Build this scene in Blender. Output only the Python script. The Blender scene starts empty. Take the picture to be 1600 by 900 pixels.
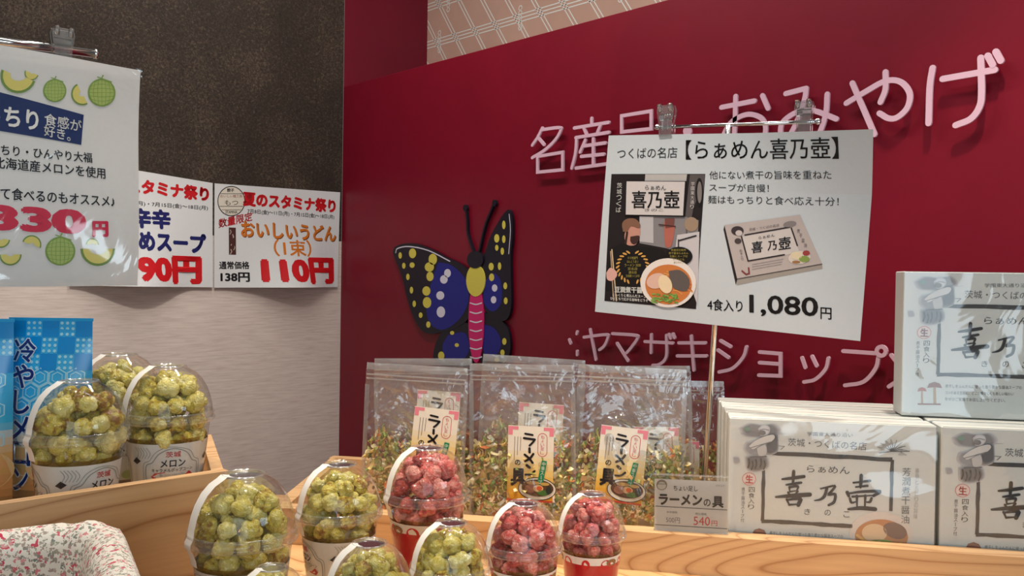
import bpy, math, random
from mathutils import Vector, Matrix, noise
random.seed(7)
SC = bpy.context.scene
COL = SC.collection
R_ = math.radians

# ------------------------------------------------------------------ camera
FPX = 1382.0
PITCH, ROLL, YAW = 0.0110, 0.0152, R_(136.7)
CAM = Vector((2.4095, -1.5257, 1.35))
FH = Vector((math.cos(YAW), math.sin(YAW), 0))
RH = Vector((math.sin(YAW), -math.cos(YAW), 0))
F = (FH*math.cos(PITCH) + Vector((0, 0, -math.sin(PITCH)))).normalized()
U0 = RH.cross(F)
RT = (RH*math.cos(ROLL) + U0*math.sin(ROLL)).normalized()
UP = RT.cross(F)
cd = bpy.data.cameras.new('camera'); cd.sensor_width = 36; cd.lens = 36*FPX/1600; cd.clip_start = 0.05
cam = bpy.data.objects.new('camera', cd); COL.objects.link(cam)
cam.matrix_world = Matrix(((RT.x, UP.x, -F.x, CAM.x), (RT.y, UP.y, -F.y, CAM.y), (RT.z, UP.z, -F.z, CAM.z), (0, 0, 0, 1)))
SC.camera = cam

def ray(px, py): return F + RT*((px-800)/FPX) - UP*((py-450)/FPX)
def on_plane(px, py, o, n):
    d = ray(px, py); return CAM + d*((Vector(o)-CAM).dot(n)/d.dot(n))
def on_level(px, py, z): return on_plane(px, py, (0, 0, z), Vector((0, 0, 1)))
def P(X, H, Z): return CAM + RH*X + FH*Z + Vector((0, 0, -H))
def heading(dX, dZ):
    w = RH*dX + FH*dZ; return math.atan2(w.y, w.x)

# ------------------------------------------------------------------ exposure, sky, lamps
SC.view_settings.view_transform = 'Standard'; SC.view_settings.look = 'None'
SC.view_settings.gamma = 1.0; SC.view_settings.use_curve_mapping = False
SC.view_settings.exposure = 0.16
SC.cycles.use_denoising = True
SC.cycles.transparent_max_bounces = 40
SC.cycles.max_bounces = 10
W = bpy.data.worlds.new('world'); SC.world = W; W.use_nodes = True
W.node_tree.nodes['Background'].inputs[0].default_value = (1.0, 0.93, 0.86, 1)
W.node_tree.nodes['Background'].inputs[1].default_value = 0.17

def area(name, loc, target, sx, sy, power, col):
    l = bpy.data.lights.new(name, 'AREA'); l.shape = 'RECTANGLE'; l.size = sx; l.size_y = sy; l.energy = power; l.color = col
    o = bpy.data.objects.new(name, l); COL.objects.link(o); o.location = loc
    o.rotation_euler = (Vector(target)-Vector(loc)).to_track_quat('-Z', 'Y').to_euler(); return o
def spot(name, loc, target, power, ang, col, rad=0.03, blend=0.6):
    l = bpy.data.lights.new(name, 'SPOT'); l.energy = power; l.spot_size = R_(ang); l.spot_blend = blend; l.color = col; l.shadow_soft_size = rad
    o = bpy.data.objects.new(name, l); COL.objects.link(o); o.location = loc
    o.rotation_euler = (Vector(target)-Vector(loc)).to_track_quat('-Z', 'Y').to_euler(); return o
WARM, COOL, NEUT = (1, 0.88, 0.74), (0.72, 0.89, 1.0), (1, 0.96, 0.91)
area('ceiling_tube', P(-0.35, -1.35, 1.75), P(-0.35, 0.5, 1.75), 1.2, 0.12, 14, NEUT)
area('ceiling_tube', P(0.35, -1.35, 0.95), P(0.35, 0.5, 1.0), 1.2, 0.12, 4, NEUT)
spot('ceiling_or_fill_spot', P(0.58, -1.25, 1.10), P(0.52, 0.2, 1.12), 58, 56, WARM, 0.03)
spot('ceiling_or_fill_spot', P(-0.06, -1.2, 0.66), P(0.03, 0.2, 1.10), 46, 42, WARM, 0.03)
spot('ceiling_or_fill_spot', P(-0.52, -1.3, 0.86), P(-0.40, 0.2, 0.84), 46, 78, WARM, 0.03)
area('shop_window', P(0.25, -0.08, -1.6), P(0.1, 0.0, 1.0), 1.3, 1.35, 17, COOL)
area('sign_glare_lamp', (2.98, -0.67, 1.50), (1.243, -1.18, 1.41), 0.36, 0.22, 2.2, COOL)  # added unseen lamp, set where the laminated melon sign mirrors it as glare
spot('ceiling_or_fill_spot', (1.35, -1.15, 2.65), (0.0, -0.75, 0.98), 46, 44, NEUT, 0.05, 0.9)  # added fill spot with no seen source, brightens the lower beige wall

# ------------------------------------------------------------------ materials
MATS = {}
def principled(name, col, rough=0.5, spec=0.5, metal=0.0, coat=0.0):
    m = bpy.data.materials.new(name); m.use_nodes = True
    b = m.node_tree.nodes['Principled BSDF']
    b.inputs['Base Color'].default_value = (*col, 1); b.inputs['Roughness'].default_value = rough
    b.inputs['Metallic'].default_value = metal; b.inputs['Specular IOR Level'].default_value = spec
    b.inputs['Coat Weight'].default_value = coat
    return m, m.node_tree, b
def lin(c):
    return tuple(((x/255)/12.92 if x/255 <= 0.04045 else ((x/255+0.055)/1.055)**2.4) for x in c)
def ink(rgb, rough=0.55, spec=0.3):
    k = (rgb, rough, spec)
    if k not in MATS:
        m, nt, b = principled('print_%d_%d_%d' % rgb, lin(rgb), rough, spec)
        # faint paper fleck so that no print is a dead flat colour
        n = nt.nodes.new('ShaderNodeTexNoise'); n.inputs['Scale'].default_value = 220
        tc = nt.nodes.new('ShaderNodeTexCoord'); nt.links.new(tc.outputs['Object'], n.inputs['Vector'])
        mx = nt.nodes.new('ShaderNodeMixRGB'); mx.blend_type = 'MULTIPLY'; mx.inputs[0].default_value = 0.06
        mx.inputs[1].default_value = (*lin(rgb), 1); nt.links.new(n.outputs['Fac'], mx.inputs[2])
        nt.links.new(mx.outputs[0], b.inputs['Base Color']); MATS[k] = m
    return MATS[k]
def ramp(nt, fac, stops):
    r = nt.nodes.new('ShaderNodeValToRGB'); e = r.color_ramp.elements
    while len(e) < len(stops): e.new(0.5)
    for i, (p, c) in enumerate(stops): e[i].position = p; e[i].color = (*c, 1)
    nt.links.new(fac, r.inputs[0]); return r.outputs[0]
def coords(nt, scale=(1, 1, 1), kind='Object', rot=(0, 0, 0)):
    tc = nt.nodes.new('ShaderNodeTexCoord'); mp = nt.nodes.new('ShaderNodeMapping')
    mp.inputs['Scale'].default_value = scale; mp.inputs['Rotation'].default_value = rot
    nt.links.new(tc.outputs[kind], mp.inputs[0]); return mp.outputs[0]
def noise_tex(nt, vec, scale, detail=4, rough=0.55, dist=0.0):
    n = nt.nodes.new('ShaderNodeTexNoise'); n.inputs['Scale'].default_value = scale; n.inputs['Detail'].default_value = detail
    n.inputs['Roughness'].default_value = rough; n.inputs['Distortion'].default_value = dist
    nt.links.new(vec, n.inputs['Vector']); return n.outputs['Fac']
def bump(nt, b, h, strength, dist=0.002):
    bp = nt.nodes.new('ShaderNodeBump'); bp.inputs['Strength'].default_value = strength; bp.inputs['Distance'].default_value = dist
    nt.links.new(h, bp.inputs['Height']); nt.links.new(bp.outputs[0], b.inputs['Normal'])

def make_wood(name, c1, c2, rough=0.45):
    m, nt, b = principled(name, c1, rough, 0.4)
    v = coords(nt, (1.1, 5, 5.5)); n1 = noise_tex(nt, v, 1.25, 1.5, 0.45, 0.25)
    mu = nt.nodes.new('ShaderNodeMath'); mu.operation = 'MULTIPLY'; mu.inputs[1].default_value = 30.0; nt.links.new(n1, mu.inputs[0])
    fr = nt.nodes.new('ShaderNodeMath'); fr.operation = 'FRACT'; nt.links.new(mu.outputs[0], fr.inputs[0])
    mid = tuple((a*0.65+b2*0.35) for a, b2 in zip(c1, c2))
    grain = ramp(nt, fr.outputs[0], [(0.0, c2), (0.07, mid), (0.30, c1), (0.80, c1), (0.93, mid), (1.0, c2)])
    st = noise_tex(nt, coords(nt, (3, 60, 120)), 2.0, 3); mx = nt.nodes.new('ShaderNodeMixRGB'); mx.blend_type = 'MULTIPLY'; mx.inputs[0].default_value = 0.35
    nt.links.new(grain, mx.inputs[1]); nt.links.new(ramp(nt, st, [(0.3, (0.75, 0.75, 0.75)), (0.7, (1, 1, 1))]), mx.inputs[2]); nt.links.new(mx.outputs[0], b.inputs['Base Color'])
    fine = noise_tex(nt, coords(nt, (6, 60, 160)), 3, 4); bump(nt, b, fine, 0.15, 0.0006)
    return m
M_WOOD = make_wood('pine_wood', lin((206, 165, 118)), lin((166, 118, 74)))
M_WOOD2 = make_wood('pale_pine_wood', lin((222, 176, 122)), lin((165, 112, 62)))

def make_brown():
    m, nt, b = principled('brown_fibre_panel', lin((58, 48, 42)), 0.75, 0.3)
    v = coords(nt, (1, 1, 1)); n = noise_tex(nt, v, 150, 6, 0.8, 0.9); n2 = noise_tex(nt, v, 4, 3)
    mx = nt.nodes.new('ShaderNodeMath'); mx.operation = 'MULTIPLY_ADD'; mx.inputs[1].default_value = 0.75; nt.links.new(n, mx.inputs[0])
    q = nt.nodes.new('ShaderNodeMath'); q.operation = 'MULTIPLY'; q.inputs[1].default_value = 0.25; nt.links.new(n2, q.inputs[0]); nt.links.new(q.outputs[0], mx.inputs[2])
    nt.links.new(ramp(nt, mx.outputs[0], [(0.34, lin((34, 27, 22))), (0.5, lin((54, 44, 36))), (0.66, lin((110, 94, 78)))]), b.inputs['Base Color'])
    bump(nt, b, n, 0.4, 0.003); return m
def make_beige():
    m, nt, b = principled('beige_grain_laminate', lin((224, 208, 196)), 0.5, 0.35)
    n = noise_tex(nt, coords(nt, (1, 4, 60)), 3.5, 5, 0.6, 0.3)
    nt.links.new(ramp(nt, n, [(0.3, lin((206, 188, 176))), (0.55, lin((224, 208, 196))), (0.75, lin((232, 218, 206)))]), b.inputs['Base Color'])
    return m
def make_red(name, c):
    m, nt, b = principled(name, c, 0.42, 0.35)
    n = noise_tex(nt, coords(nt), 7, 4); nt.links.new(ramp(nt, n, [(0.3, tuple(x*0.93 for x in c)), (0.7, tuple(x*1.07 for x in c))]), b.inputs['Base Color'])
    f = noise_tex(nt, coords(nt), 420, 2); bump(nt, b, f, 0.10, 0.0006); return m
M_BROWN, M_BEIGE = make_brown(), make_beige()
M_RED = make_red('deep_red_panel', lin((124, 11, 35)))
M_RED2 = make_red('dark_red_return', lin((112, 10, 36)))
M_PLAIDBASE = make_red('dusty_pink_wallpaper', lin((196, 158, 140)))
M_PLAIDLINE = ink((226, 226, 216))
M_LETTER = principled('pale_pink_acrylic', lin((228, 186, 202)), 0.3, 0.5)[0]
M_PAPER = ink((222, 222, 220), 0.5); M_PAPER_W = ink((232, 226, 220), 0.35, 0.5)
BLACK = ink((24, 22, 24)); RED = ink((205, 22, 30)); NAVY = ink((28, 32, 96)); ORANGE = ink((214, 118, 34))
M_CHROME = principled('chrome', (0.75, 0.75, 0.76), 0.12, 0.5, 1.0)[0]

def make_film(name, tint, fres=1.45, gl_rough=0.06, haze=0.0, bscale=0, bstr=0.0, bdist=0.003, boost=1.0, cap=1.0, hazecol=(0.9, 0.9, 0.9)):
    m = bpy.data.materials.new(name); m.use_nodes = True; nt = m.node_tree; nt.nodes.clear()
    out = nt.nodes.new('ShaderNodeOutputMaterial'); tr = nt.nodes.new('ShaderNodeBsdfTransparent'); tr.inputs[0].default_value = (*tint, 1)
    gl = nt.nodes.new('ShaderNodeBsdfGlossy'); gl.inputs['Roughness'].default_value = gl_rough
    fr = nt.nodes.new('ShaderNodeFresnel'); fr.inputs['IOR'].default_value = fres
    mul = nt.nodes.new('ShaderNodeMath'); mul.operation = 'MULTIPLY'; mul.inputs[1].default_value = boost; mul.use_clamp = True
    nt.links.new(fr.outputs[0], mul.inputs[0])
    mn = nt.nodes.new('ShaderNodeMath'); mn.operation = 'MINIMUM'; mn.inputs[1].default_value = cap; nt.links.new(mul.outputs[0], mn.inputs[0])
    mix = nt.nodes.new('ShaderNodeMixShader'); nt.links.new(mn.outputs[0], mix.inputs[0])
    base = tr.outputs[0]
    if haze:
        df = nt.nodes.new('ShaderNodeBsdfDiffuse'); df.inputs[0].default_value = (*hazecol, 1)
        tl = nt.nodes.new('ShaderNodeBsdfTranslucent'); tl.inputs[0].default_value = (*hazecol, 1)
        dm = nt.nodes.new('ShaderNodeMixShader'); dm.inputs[0].default_value = 0.4; nt.links.new(df.outputs[0], dm.inputs[1]); nt.links.new(tl.outputs[0], dm.inputs[2])
        mh = nt.nodes.new('ShaderNodeMixShader'); mh.inputs[0].default_value = haze
        nt.links.new(base, mh.inputs[1]); nt.links.new(dm.outputs[0], mh.inputs[2]); base = mh.outputs[0]
    nt.links.new(base, mix.inputs[1]); nt.links.new(gl.outputs[0], mix.inputs[2]); nt.links.new(mix.outputs[0], out.inputs[0])
    if bscale:
        n = noise_tex(nt, coords(nt), bscale, 3, 0.5, 1.0)
        bp = nt.nodes.new('ShaderNodeBump'); bp.inputs['Strength'].default_value = bstr; bp.inputs['Distance'].default_value = bdist
        nt.links.new(n, bp.inputs['Height']); nt.links.new(bp.outputs[0], gl.inputs['Normal']); nt.links.new(bp.outputs[0], fr.inputs['Normal'])
    return m
M_DOME = make_film('clear_cup_plastic', (0.99, 0.99, 0.985), 1.38, 0.03, 0.012, 45, 0.10, 0.003, boost=1.15, cap=0.36)
M_RIM = make_film('clear_rim_plastic', (0.96, 0.96, 0.95), 1.55, 0.08, 0.10, boost=1.3, cap=0.3)
M_BAG = make_film('clear_bag_film', (0.995, 0.995, 0.995), 1.5, 0.10, 0.03, 15, 1.0, 0.012, boost=1.6, cap=0.4)
M_BAGTOP = make_film('clear_bag_film_creased', (0.985, 0.985, 0.985), 1.5, 0.08, 0.075, 15, 1.0, 0.014, boost=2.2, cap=0.6)
M_ZIP = make_film('bag_zip_plastic', (0.93, 0.93, 0.93), 1.5, 0.10, 0.22, boost=1.2)
M_WRAP = make_film('shrink_wrap', (0.99, 0.99, 0.99), 1.5, 0.05, 0.01, 9, 0.25, 0.008, boost=2.2)
M_LAM = make_film('laminate_film', (0.985, 0.99, 0.99), 1.45, 0.08, 0.0, 9, 0.55, 0.010, boost=1.5, cap=0.4)
M_CLIP = make_film('clear_clip_plastic', (0.95, 0.96, 0.96), 1.55, 0.06, 0.06, boost=2.2)
M_TAPE = principled('white_seal_tape', lin((238, 234, 226)), 0.4)[0]

def make_popcorn(name, a, b_, c):
    m, nt, b = principled(name, a, 0.18, 0.65, coat=0.6)
    oi = nt.nodes.new('ShaderNodeObjectInfo')
    n = noise_tex(nt, coords(nt), 1.5, 3, 0.6, 0.4)
    ad = nt.nodes.new('ShaderNodeMath'); ad.operation = 'MULTIPLY_ADD'; ad.inputs[1].default_value = 0.30; nt.links.new(oi.outputs['Random'], ad.inputs[0])
    q = nt.nodes.new('ShaderNodeMath'); q.operation = 'MULTIPLY'; q.inputs[1].default_value = 0.80; nt.links.new(n, q.inputs[0]); nt.links.new(q.outputs[0], ad.inputs[2])
    nt.links.new(ramp(nt, ad.outputs[0], [(0.36, c), (0.50, a), (0.74, b_)]), b.inputs['Base Color'])
    n2 = noise_tex(nt, coords(nt), 7, 3, 0.6); bump(nt, b, n2, 0.5, 0.06); return m
M_POPG = make_popcorn('melon_caramel_popcorn', lin((222, 200, 78)), lin((246, 234, 152)), lin((156, 106, 20)))
M_POPR = make_popcorn('strawberry_caramel_popcorn', lin((220, 90, 80)), lin((240, 166, 150)), lin((172, 40, 44)))

def make_floral():
    m, nt, b = principled('floral_cotton', lin((232, 222, 206)), 0.85, 0.15)
    def spots(scale, thr, rnd, dens, off):
        v = nt.nodes.new('ShaderNodeTexVoronoi'); v.inputs['Scale'].default_value = scale; v.inputs['Randomness'].default_value = rnd
        mp = nt.nodes.new('ShaderNodeMapping'); tc = nt.nodes.new('ShaderNodeTexCoord'); nt.links.new(tc.outputs['Object'], mp.inputs[0]); mp.inputs['Location'].default_value = (off, off*1.7, off*0.6)
        nz = nt.nodes.new('ShaderNodeTexNoise'); nz.inputs['Scale'].default_value = scale*1.6; nt.links.new(mp.outputs[0], nz.inputs['Vector'])
        vm = nt.nodes.new('ShaderNodeMixRGB'); vm.blend_type = 'LINEAR_LIGHT'; vm.inputs[0].default_value = 0.9/scale; nt.links.new(mp.outputs[0], vm.inputs[1]); nt.links.new(nz.outputs['Color'], vm.inputs[2])
        nt.links.new(vm.outputs[0], v.inputs['Vector'])
        sp = nt.nodes.new('ShaderNodeSeparateColor'); nt.links.new(v.outputs['Color'], sp.inputs[0])
        lt = nt.nodes.new('ShaderNodeMath'); lt.operation = 'LESS_THAN'; lt.inputs[1].default_value = thr; nt.links.new(v.outputs['Distance'], lt.inputs[0])
        gt = nt.nodes.new('ShaderNodeMath'); gt.operation = 'LESS_THAN'; gt.inputs[1].default_value = dens; nt.links.new(sp.outputs[0], gt.inputs[0])
        mu = nt.nodes.new('ShaderNodeMath'); mu.operation = 'MULTIPLY'; nt.links.new(lt.outputs[0], mu.inputs[0]); nt.links.new(gt.outputs[0], mu.inputs[1])
        return mu.outputs[0], sp.outputs[1]
    prev = None; basec = (*lin((230, 224, 212)), 1)
    for scale, thr, dens, off, cols in ((330, 0.50, 0.62, 0.3, [(0, lin((150, 158, 138))), (0.6, lin((172, 150, 140))), (1, lin((120, 132, 124)))]),
                                   (240, 0.42, 0.26, 1.1, [(0, lin((214, 130, 138))), (0.5, lin((196, 84, 100))), (1, lin((226, 170, 166)))]),
                                   (150, 0.36, 0.13, 2.3, [(0, lin((190, 58, 84))), (1, lin((206, 96, 110)))])):
        f, rnd = spots(scale, thr, 1.0, dens, off)
        mx = nt.nodes.new('ShaderNodeMixRGB'); nt.links.new(f, mx.inputs[0])
        if prev is None: mx.inputs[1].default_value = basec
        else: nt.links.new(prev, mx.inputs[1])
        nt.links.new(ramp(nt, rnd, cols), mx.inputs[2]); prev = mx.outputs[0]
    nt.links.new(prev, b.inputs['Base Color'])
    bump(nt, b, noise_tex(nt, coords(nt), 900, 2), 0.2, 0.0005); return m
M_FLORAL = make_floral()

# ------------------------------------------------------------------ mesh helpers
class MB:
    def __init__(s): s.v, s.f, s.m, s.mats = [], [], [], []
    def mi(s, mat):
        if mat not in s.mats: s.mats.append(mat)
        return s.mats.index(mat)
    def add(s, vs, fs, mat):
        k = len(s.v); i = s.mi(mat); s.v += [Vector(v) for v in vs]
        for f in fs: s.f.append([k+j for j in f]); s.m.append(i)
    def box(s, c, sx, sy, sz, mat, M=None, bev=0.0):
        x, y, z = sx/2, sy/2, sz/2
        if bev:
            b = bev; pts = []
            for zz, ins in ((-z, b), (-z+b, 0), (z-b, 0), (z, b)):
                xx, yy = x-ins, y-ins; q = b if not ins else b*0.6
                pts.append([(-xx+q, -yy, zz), (xx-q, -yy, zz), (xx, -yy+q, zz), (xx, yy-q, zz), (xx-q, yy, zz), (-xx+q, yy, zz), (-xx, yy-q, zz), (-xx, -yy+q, zz)])
            vs = [p for r in pts for p in r]; fs = [[7, 6, 5, 4, 3, 2, 1, 0], [24+i for i in range(8)]]
            for r in range(3):
                for i in range(8): j = (i+1) % 8; fs.append([r*8+i, r*8+j, r*8+8+j, r*8+8+i])
        else:
            vs = [(-x, -y, -z), (x, -y, -z), (x, y, -z), (-x, y, -z), (-x, -y, z), (x, -y, z), (x, y, z), (-x, y, z)]
            fs = [[3, 2, 1, 0], [4, 5, 6, 7], [0, 1, 5, 4], [1, 2, 6, 5], [2, 3, 7, 6], [3, 0, 4, 7]]
        vs = [Vector(v)+Vector(c) for v in vs]
        if M: vs = [M @ v for v in vs]
        s.add(vs, fs, mat)
    def prism(s, pts, z0, z1, mat):           # plan polygon, vertical sides (pts counter-clockwise from above)
        n = len(pts); vs = [(p[0], p[1], z0) for p in pts]+[(p[0], p[1], z1) for p in pts]
        fs = [list(range(n))[::-1], [n+i for i in range(n)]]+[[i, (i+1) % n, n+(i+1) % n, n+i] for i in range(n)]
        s.add(vs, fs, mat)
    def lathe(s, prof, mat, seg=40, capped=False):
        k = len(prof); vs = []; fs = []
        for i in range(seg):
            a = 2*math.pi*i/seg
            for r, z in prof: vs.append((r*math.sin(a), -r*math.cos(a), z))
        for i in range(seg):
            j = (i+1) % seg
            for q in range(k-1): fs.append([i*k+q, j*k+q, j*k+q+1, i*k+q+1])
        if capped: fs.append([i*k for i in range(seg)][::-1]); fs.append([i*k+k-1 for i in range(seg)])
        s.add(vs, fs, mat)
    def tube(s, pts, r, mat, seg=12, caps=True):
        pts = [Vector(p) for p in pts]; vs = []; fs = []; n = len(pts)
        for i, p in enumerate(pts):
            t = (pts[min(i+1, n-1)]-pts[max(i-1, 0)]).normalized()
            a = t.cross(Vector((0, 0, 1)) if abs(t.z) < 0.9 else Vector((1, 0, 0))).normalized(); b = t.cross(a)
            rr = r[i] if isinstance(r, (list, tuple)) else r
            for k in range(seg): vs.append(p+a*rr*math.cos(2*math.pi*k/seg)+b*rr*math.sin(2*math.pi*k/seg))
        for i in range(n-1):
            for k in range(seg): l = (k+1) % seg; fs.append([i*seg+k, i*seg+l, i*seg+seg+l, i*seg+seg+k])
        if caps: fs.append(list(range(seg))[::-1]); fs.append([(n-1)*seg+k for k in range(seg)])
        s.add(vs, fs, mat)
    def sphere(s, c, r, mat, n=10):
        prof = [(max(1e-5, r*math.sin(math.pi*i/n)), -r*math.cos(math.pi*i/n)) for i in range(n+1)]
        k = len(s.v); s.lathe(prof, mat, 14)
        for v in s.v[k:]: v += Vector(c)
    def build(s, name, parent=None, smooth=False, world=False, origin=None, flat_mats=()):
        me = bpy.data.meshes.new(name)
        off = Vector(origin) if origin is not None else Vector((0, 0, 0)); vs = s.v
        if world and parent is not None:
            q = Matrix.LocRotScale(parent.location, parent.rotation_euler, parent.scale).inverted(); vs = [q @ v for v in vs]
        me.from_pydata([tuple(v-off) for v in vs], [], s.f)
        for m in s.mats: me.materials.append(m)
        me.polygons.foreach_set('material_index', s.m)
        if smooth: me.polygons.foreach_set('use_smooth', [True]*len(me.polygons))
        me.update()
        o = bpy.data.objects.new(name, me); COL.objects.link(o); o.location = off
        if parent is not None: o.parent = parent
        return o
def tag(o, label=None, cat=None, group=None, kind=None):
    if label: o['label'] = label
    if cat: o['category'] = cat
    if group: o['group'] = group
    if kind: o['kind'] = kind
    return o
def empty(name, loc, rz=0.0, scale=1.0):
    o = bpy.data.objects.new(name, None); COL.objects.link(o); o.location = loc; o.rotation_euler = (0, 0, rz); o.scale = (scale,)*3
    o.empty_display_size = 0.02; return o
def copy_tree(o, parent=None):
    c = o.copy(); COL.objects.link(c)
    if parent is not None: c.parent = parent
    for ch in list(o.children): copy_tree(ch, c)
    return c
def smooth_path(pts, n=6):
    pts = [Vector(p).to_2d() if len(p) > 2 else Vector(p) for p in pts]
    if len(pts) < 3: return pts
    out = []; P_ = [pts[0]*2-pts[1]]+pts+[pts[-1]*2-pts[-2]]
    for i in range(1, len(P_)-2):
        a, b, c, d = P_[i-1:i+3]
        for k in range(n):
            t = k/n; out.append(0.5*((2*b)+(c-a)*t+(2*a-5*b+4*c-d)*t*t+(3*b-a-3*c+d)*t**3))
    return out+[pts[-1]]

GLYPHS = {}
def glyphs(text, bold=0.0):
    bold = max(0.0, bold); k = (text, bold)
    if k not in GLYPHS:
        cu = bpy.data.curves.new('glyph', 'FONT'); cu.body = text; cu.resolution_u = 3; cu.fill_mode = 'FRONT'
        o = bpy.data.objects.new('glyph', cu); COL.objects.link(o)
        ev = o.evaluated_get(bpy.context.evaluated_depsgraph_get()); me = ev.to_mesh()
        v0 = [(v.co.x, v.co.y) for v in me.vertices]; f0 = [list(p.vertices) for p in me.polygons]
        ev.to_mesh_clear(); bpy.data.objects.remove(o); bpy.data.curves.remove(cu)
        vs, fs = [], []
        shifts = [(0, 0)] if bold < 0.004 else [(0, 0)]+[(bold*math.cos(t*math.pi/3), bold*math.sin(t*math.pi/3)) for t in range(6)]
        for dx, dy in shifts:
            n = len(vs); vs += [(x+dx, y+dy) for x, y in v0]; fs += [[n+i for i in f] for f in f0]
        x0 = min(v[0] for v in vs); x1 = max(v[0] for v in vs); y0 = min(v[1] for v in vs); y1 = max(v[1] for v in vs)
        GLYPHS[k] = ([((x-x0)/max(1e-6, x1-x0)-0.5, (y-y0)/max(1e-6, y1-y0)-0.5) for x, y in vs], fs)
    return GLYPHS[k]

LAY = 0.00022
class Canvas:
    """flat print on a plane; tr turns input units into metres (a right, b up) on the plane"""
    def __init__(s, mb, o, ax, ay, n, tr=None, disp=None, to3=None):
        s.mb, s.o, s.ax, s.ay, s.n = mb, Vector(o), Vector(ax).normalized(), Vector(ay).normalized(), Vector(n).normalized()
        s.tr = tr or (lambda x, y: (x, y)); s.disp = disp or (lambda a, b: 0.0); s.custom = to3
    def p3(s, a, b, d):
        if s.custom: return s.custom(a, b, d)
        return s.o + s.ax*a + s.ay*b + s.n*(d+s.disp(a, b))
    def ab(s, p): return Vector(s.tr(*p))
    def px_tr(s, x0=0, y0=0, k=1.0):          # input = coordinates read off a crop of the photograph
        def f(x, y):
            q = on_plane(x0+x/k, y0+y/k, s.o, s.n)-s.o; return (q.dot(s.ax), q.dot(s.ay))
        s.tr = f; return s
    def raw(s, pts, mat, layer=1): s.mb.add([s.p3(p[0], p[1], layer*LAY) for p in pts], [list(range(len(pts)))], mat)
    def poly(s, pts, mat, layer=1, sm=0):
        q = smooth_path(list(pts)+[pts[0]], sm)[:-1] if sm else pts
        s.raw([s.ab(p) for p in q], mat, layer)
    def grid(s, quad, mat, layer=1, n=12, m=None):
        A, B, C, D = [s.ab(p) for p in quad]; m = m or n; vs = []; fs = []
        for j in range(m+1):
            for i in range(n+1):
                u, v = i/n, j/m; p = (A*(1-u)+B*u)*(1-v)+(D*(1-u)+C*u)*v; vs.append(s.p3(p.x, p.y, layer*LAY))
        for j in range(m):
            for i in range(n): k = j*(n+1)+i; fs.append([k, k+n+1, k+n+2, k+1])
        s.mb.add(vs, fs, mat)
    def ellipse(s, c, rx, ry, mat, layer=1, n=28, rot=0, a0=0, a1=360):
        pts = []
        for i in range(n+(a1 != 360+a0)):
            t = R_(a0+(a1-a0)*i/n); x, y = rx*math.cos(t), ry*math.sin(t); cr, sr = math.cos(R_(rot)), math.sin(R_(rot))
            pts.append((c[0]+x*cr-y*sr, c[1]+x*sr+y*cr))
        s.poly(pts, mat, layer)
    def unit(s, p):
        a = s.ab(p); return ((s.ab((p[0]+1, p[1]))-a).length+(s.ab((p[0], p[1]+1))-a).length)/2
    def line(s, pts, w, mat, layer=1, sm=0, closed=False, thick=None, metres=False, taper=None):
        w0 = w if metres else w*s.unit(pts[0])
        if sm: pts = smooth_path(list(pts)+([pts[0]] if closed else []), sm)
        q = [s.ab(p) for p in pts]
        if closed and not sm: q.append(q[0])
        h = w0/2; L = []; Rr = []; n = len(q)
        for i, p in enumerate(q):
            if closed and i in (0, n-1): t0, t1 = q[n-1]-q[n-2], q[1]-q[0]
            else: t0 = q[i]-q[i-1] if i else q[1]-q[0]; t1 = q[i+1]-q[i] if i < n-1 else t0
            t0 = t0.normalized() if t0.length > 1e-9 else Vector((1, 0)); t1 = t1.normalized() if t1.length > 1e-9 else t0
            t = (t0+t1); t = t.normalized() if t.length > 1e-6 else t1
            c = max(0.5, t.dot(t1)); nn = Vector((-t.y, t.x))*(h/c)*(taper(i/max(1, n-1)) if taper else 1); L.append(p+nn); Rr.append(p-nn)
        def cap(p, d, a): return [p+Matrix.Rotation(a*k/5, 2) @ d for k in range(1, 5)]
        if closed: loops = None
        if not closed:
            ring = L+cap(q[-1], L[-1]-q[-1], -math.pi)+Rr[::-1]+cap(q[0], Rr[0]-q[0], -math.pi)
            nL = len(L); tot = len(ring); fs = []
            for i in range(nL-1): fs.append([i, tot-4-1-i, tot-4-2-i, i+1])
            fs.append([nL-1]+list(range(nL, nL+5))); fs.append([0]+list(range(tot-1, tot-6, -1))[0:5][::1])
        else:
            ring = L+Rr; nL = len(L); fs = [[i, nL+i, nL+i+1, i+1] for i in range(nL-1)]
        if thick is None: s.mb.add([s.p3(p.x, p.y, layer*LAY) for p in ring], fs, mat)
        else:
            d0, d1 = thick; k = len(ring)
            vs = [s.p3(p.x, p.y, d1) for p in ring]+[s.p3(p.x, p.y, d0) for p in ring]; ff = list(fs)
            if not closed: ff += [[i, (i+1) % k, k+(i+1) % k, k+i] for i in range(k)]
            else:
                for i in range(nL-1): ff += [[i, i+1, k+i+1, k+i], [nL+i, k+nL+i, k+nL+i+1, nL+i+1]]
            s.mb.add(vs, ff, mat)
    def solid(s, pts, mat, d0, d1, sm=0):
        q = smooth_path(list(pts)+[pts[0]], sm)[:-1] if sm else pts
        q = [s.ab(p) for p in q]; n = len(q)
        vs = [s.p3(p.x, p.y, d1) for p in q]+[s.p3(p.x, p.y, d0) for p in q]
        s.mb.add(vs, [list(range(n)), [n+i for i in range(n)][::-1]]+[[i, (i+1) % n, n+(i+1) % n, n+i] for i in range(n)], mat)
    def text(s, t, l, r, h, mat, bold=0.0, layer=2, shear=0.0):
        vs, fs = glyphs(t, bold); a, b = s.ab(l), s.ab(r); m = ((l[0]+r[0])/2, (l[1]+r[1])/2)
        up = s.ab((m[0], m[1]-h/2))-s.ab((m[0], m[1]+h/2)); rt = b-a; c = (a+b)/2
        s.mb.add([s.p3(*(c+rt*(x+shear*y)+up*y), layer*LAY) for x, y in vs], fs, mat)
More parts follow.
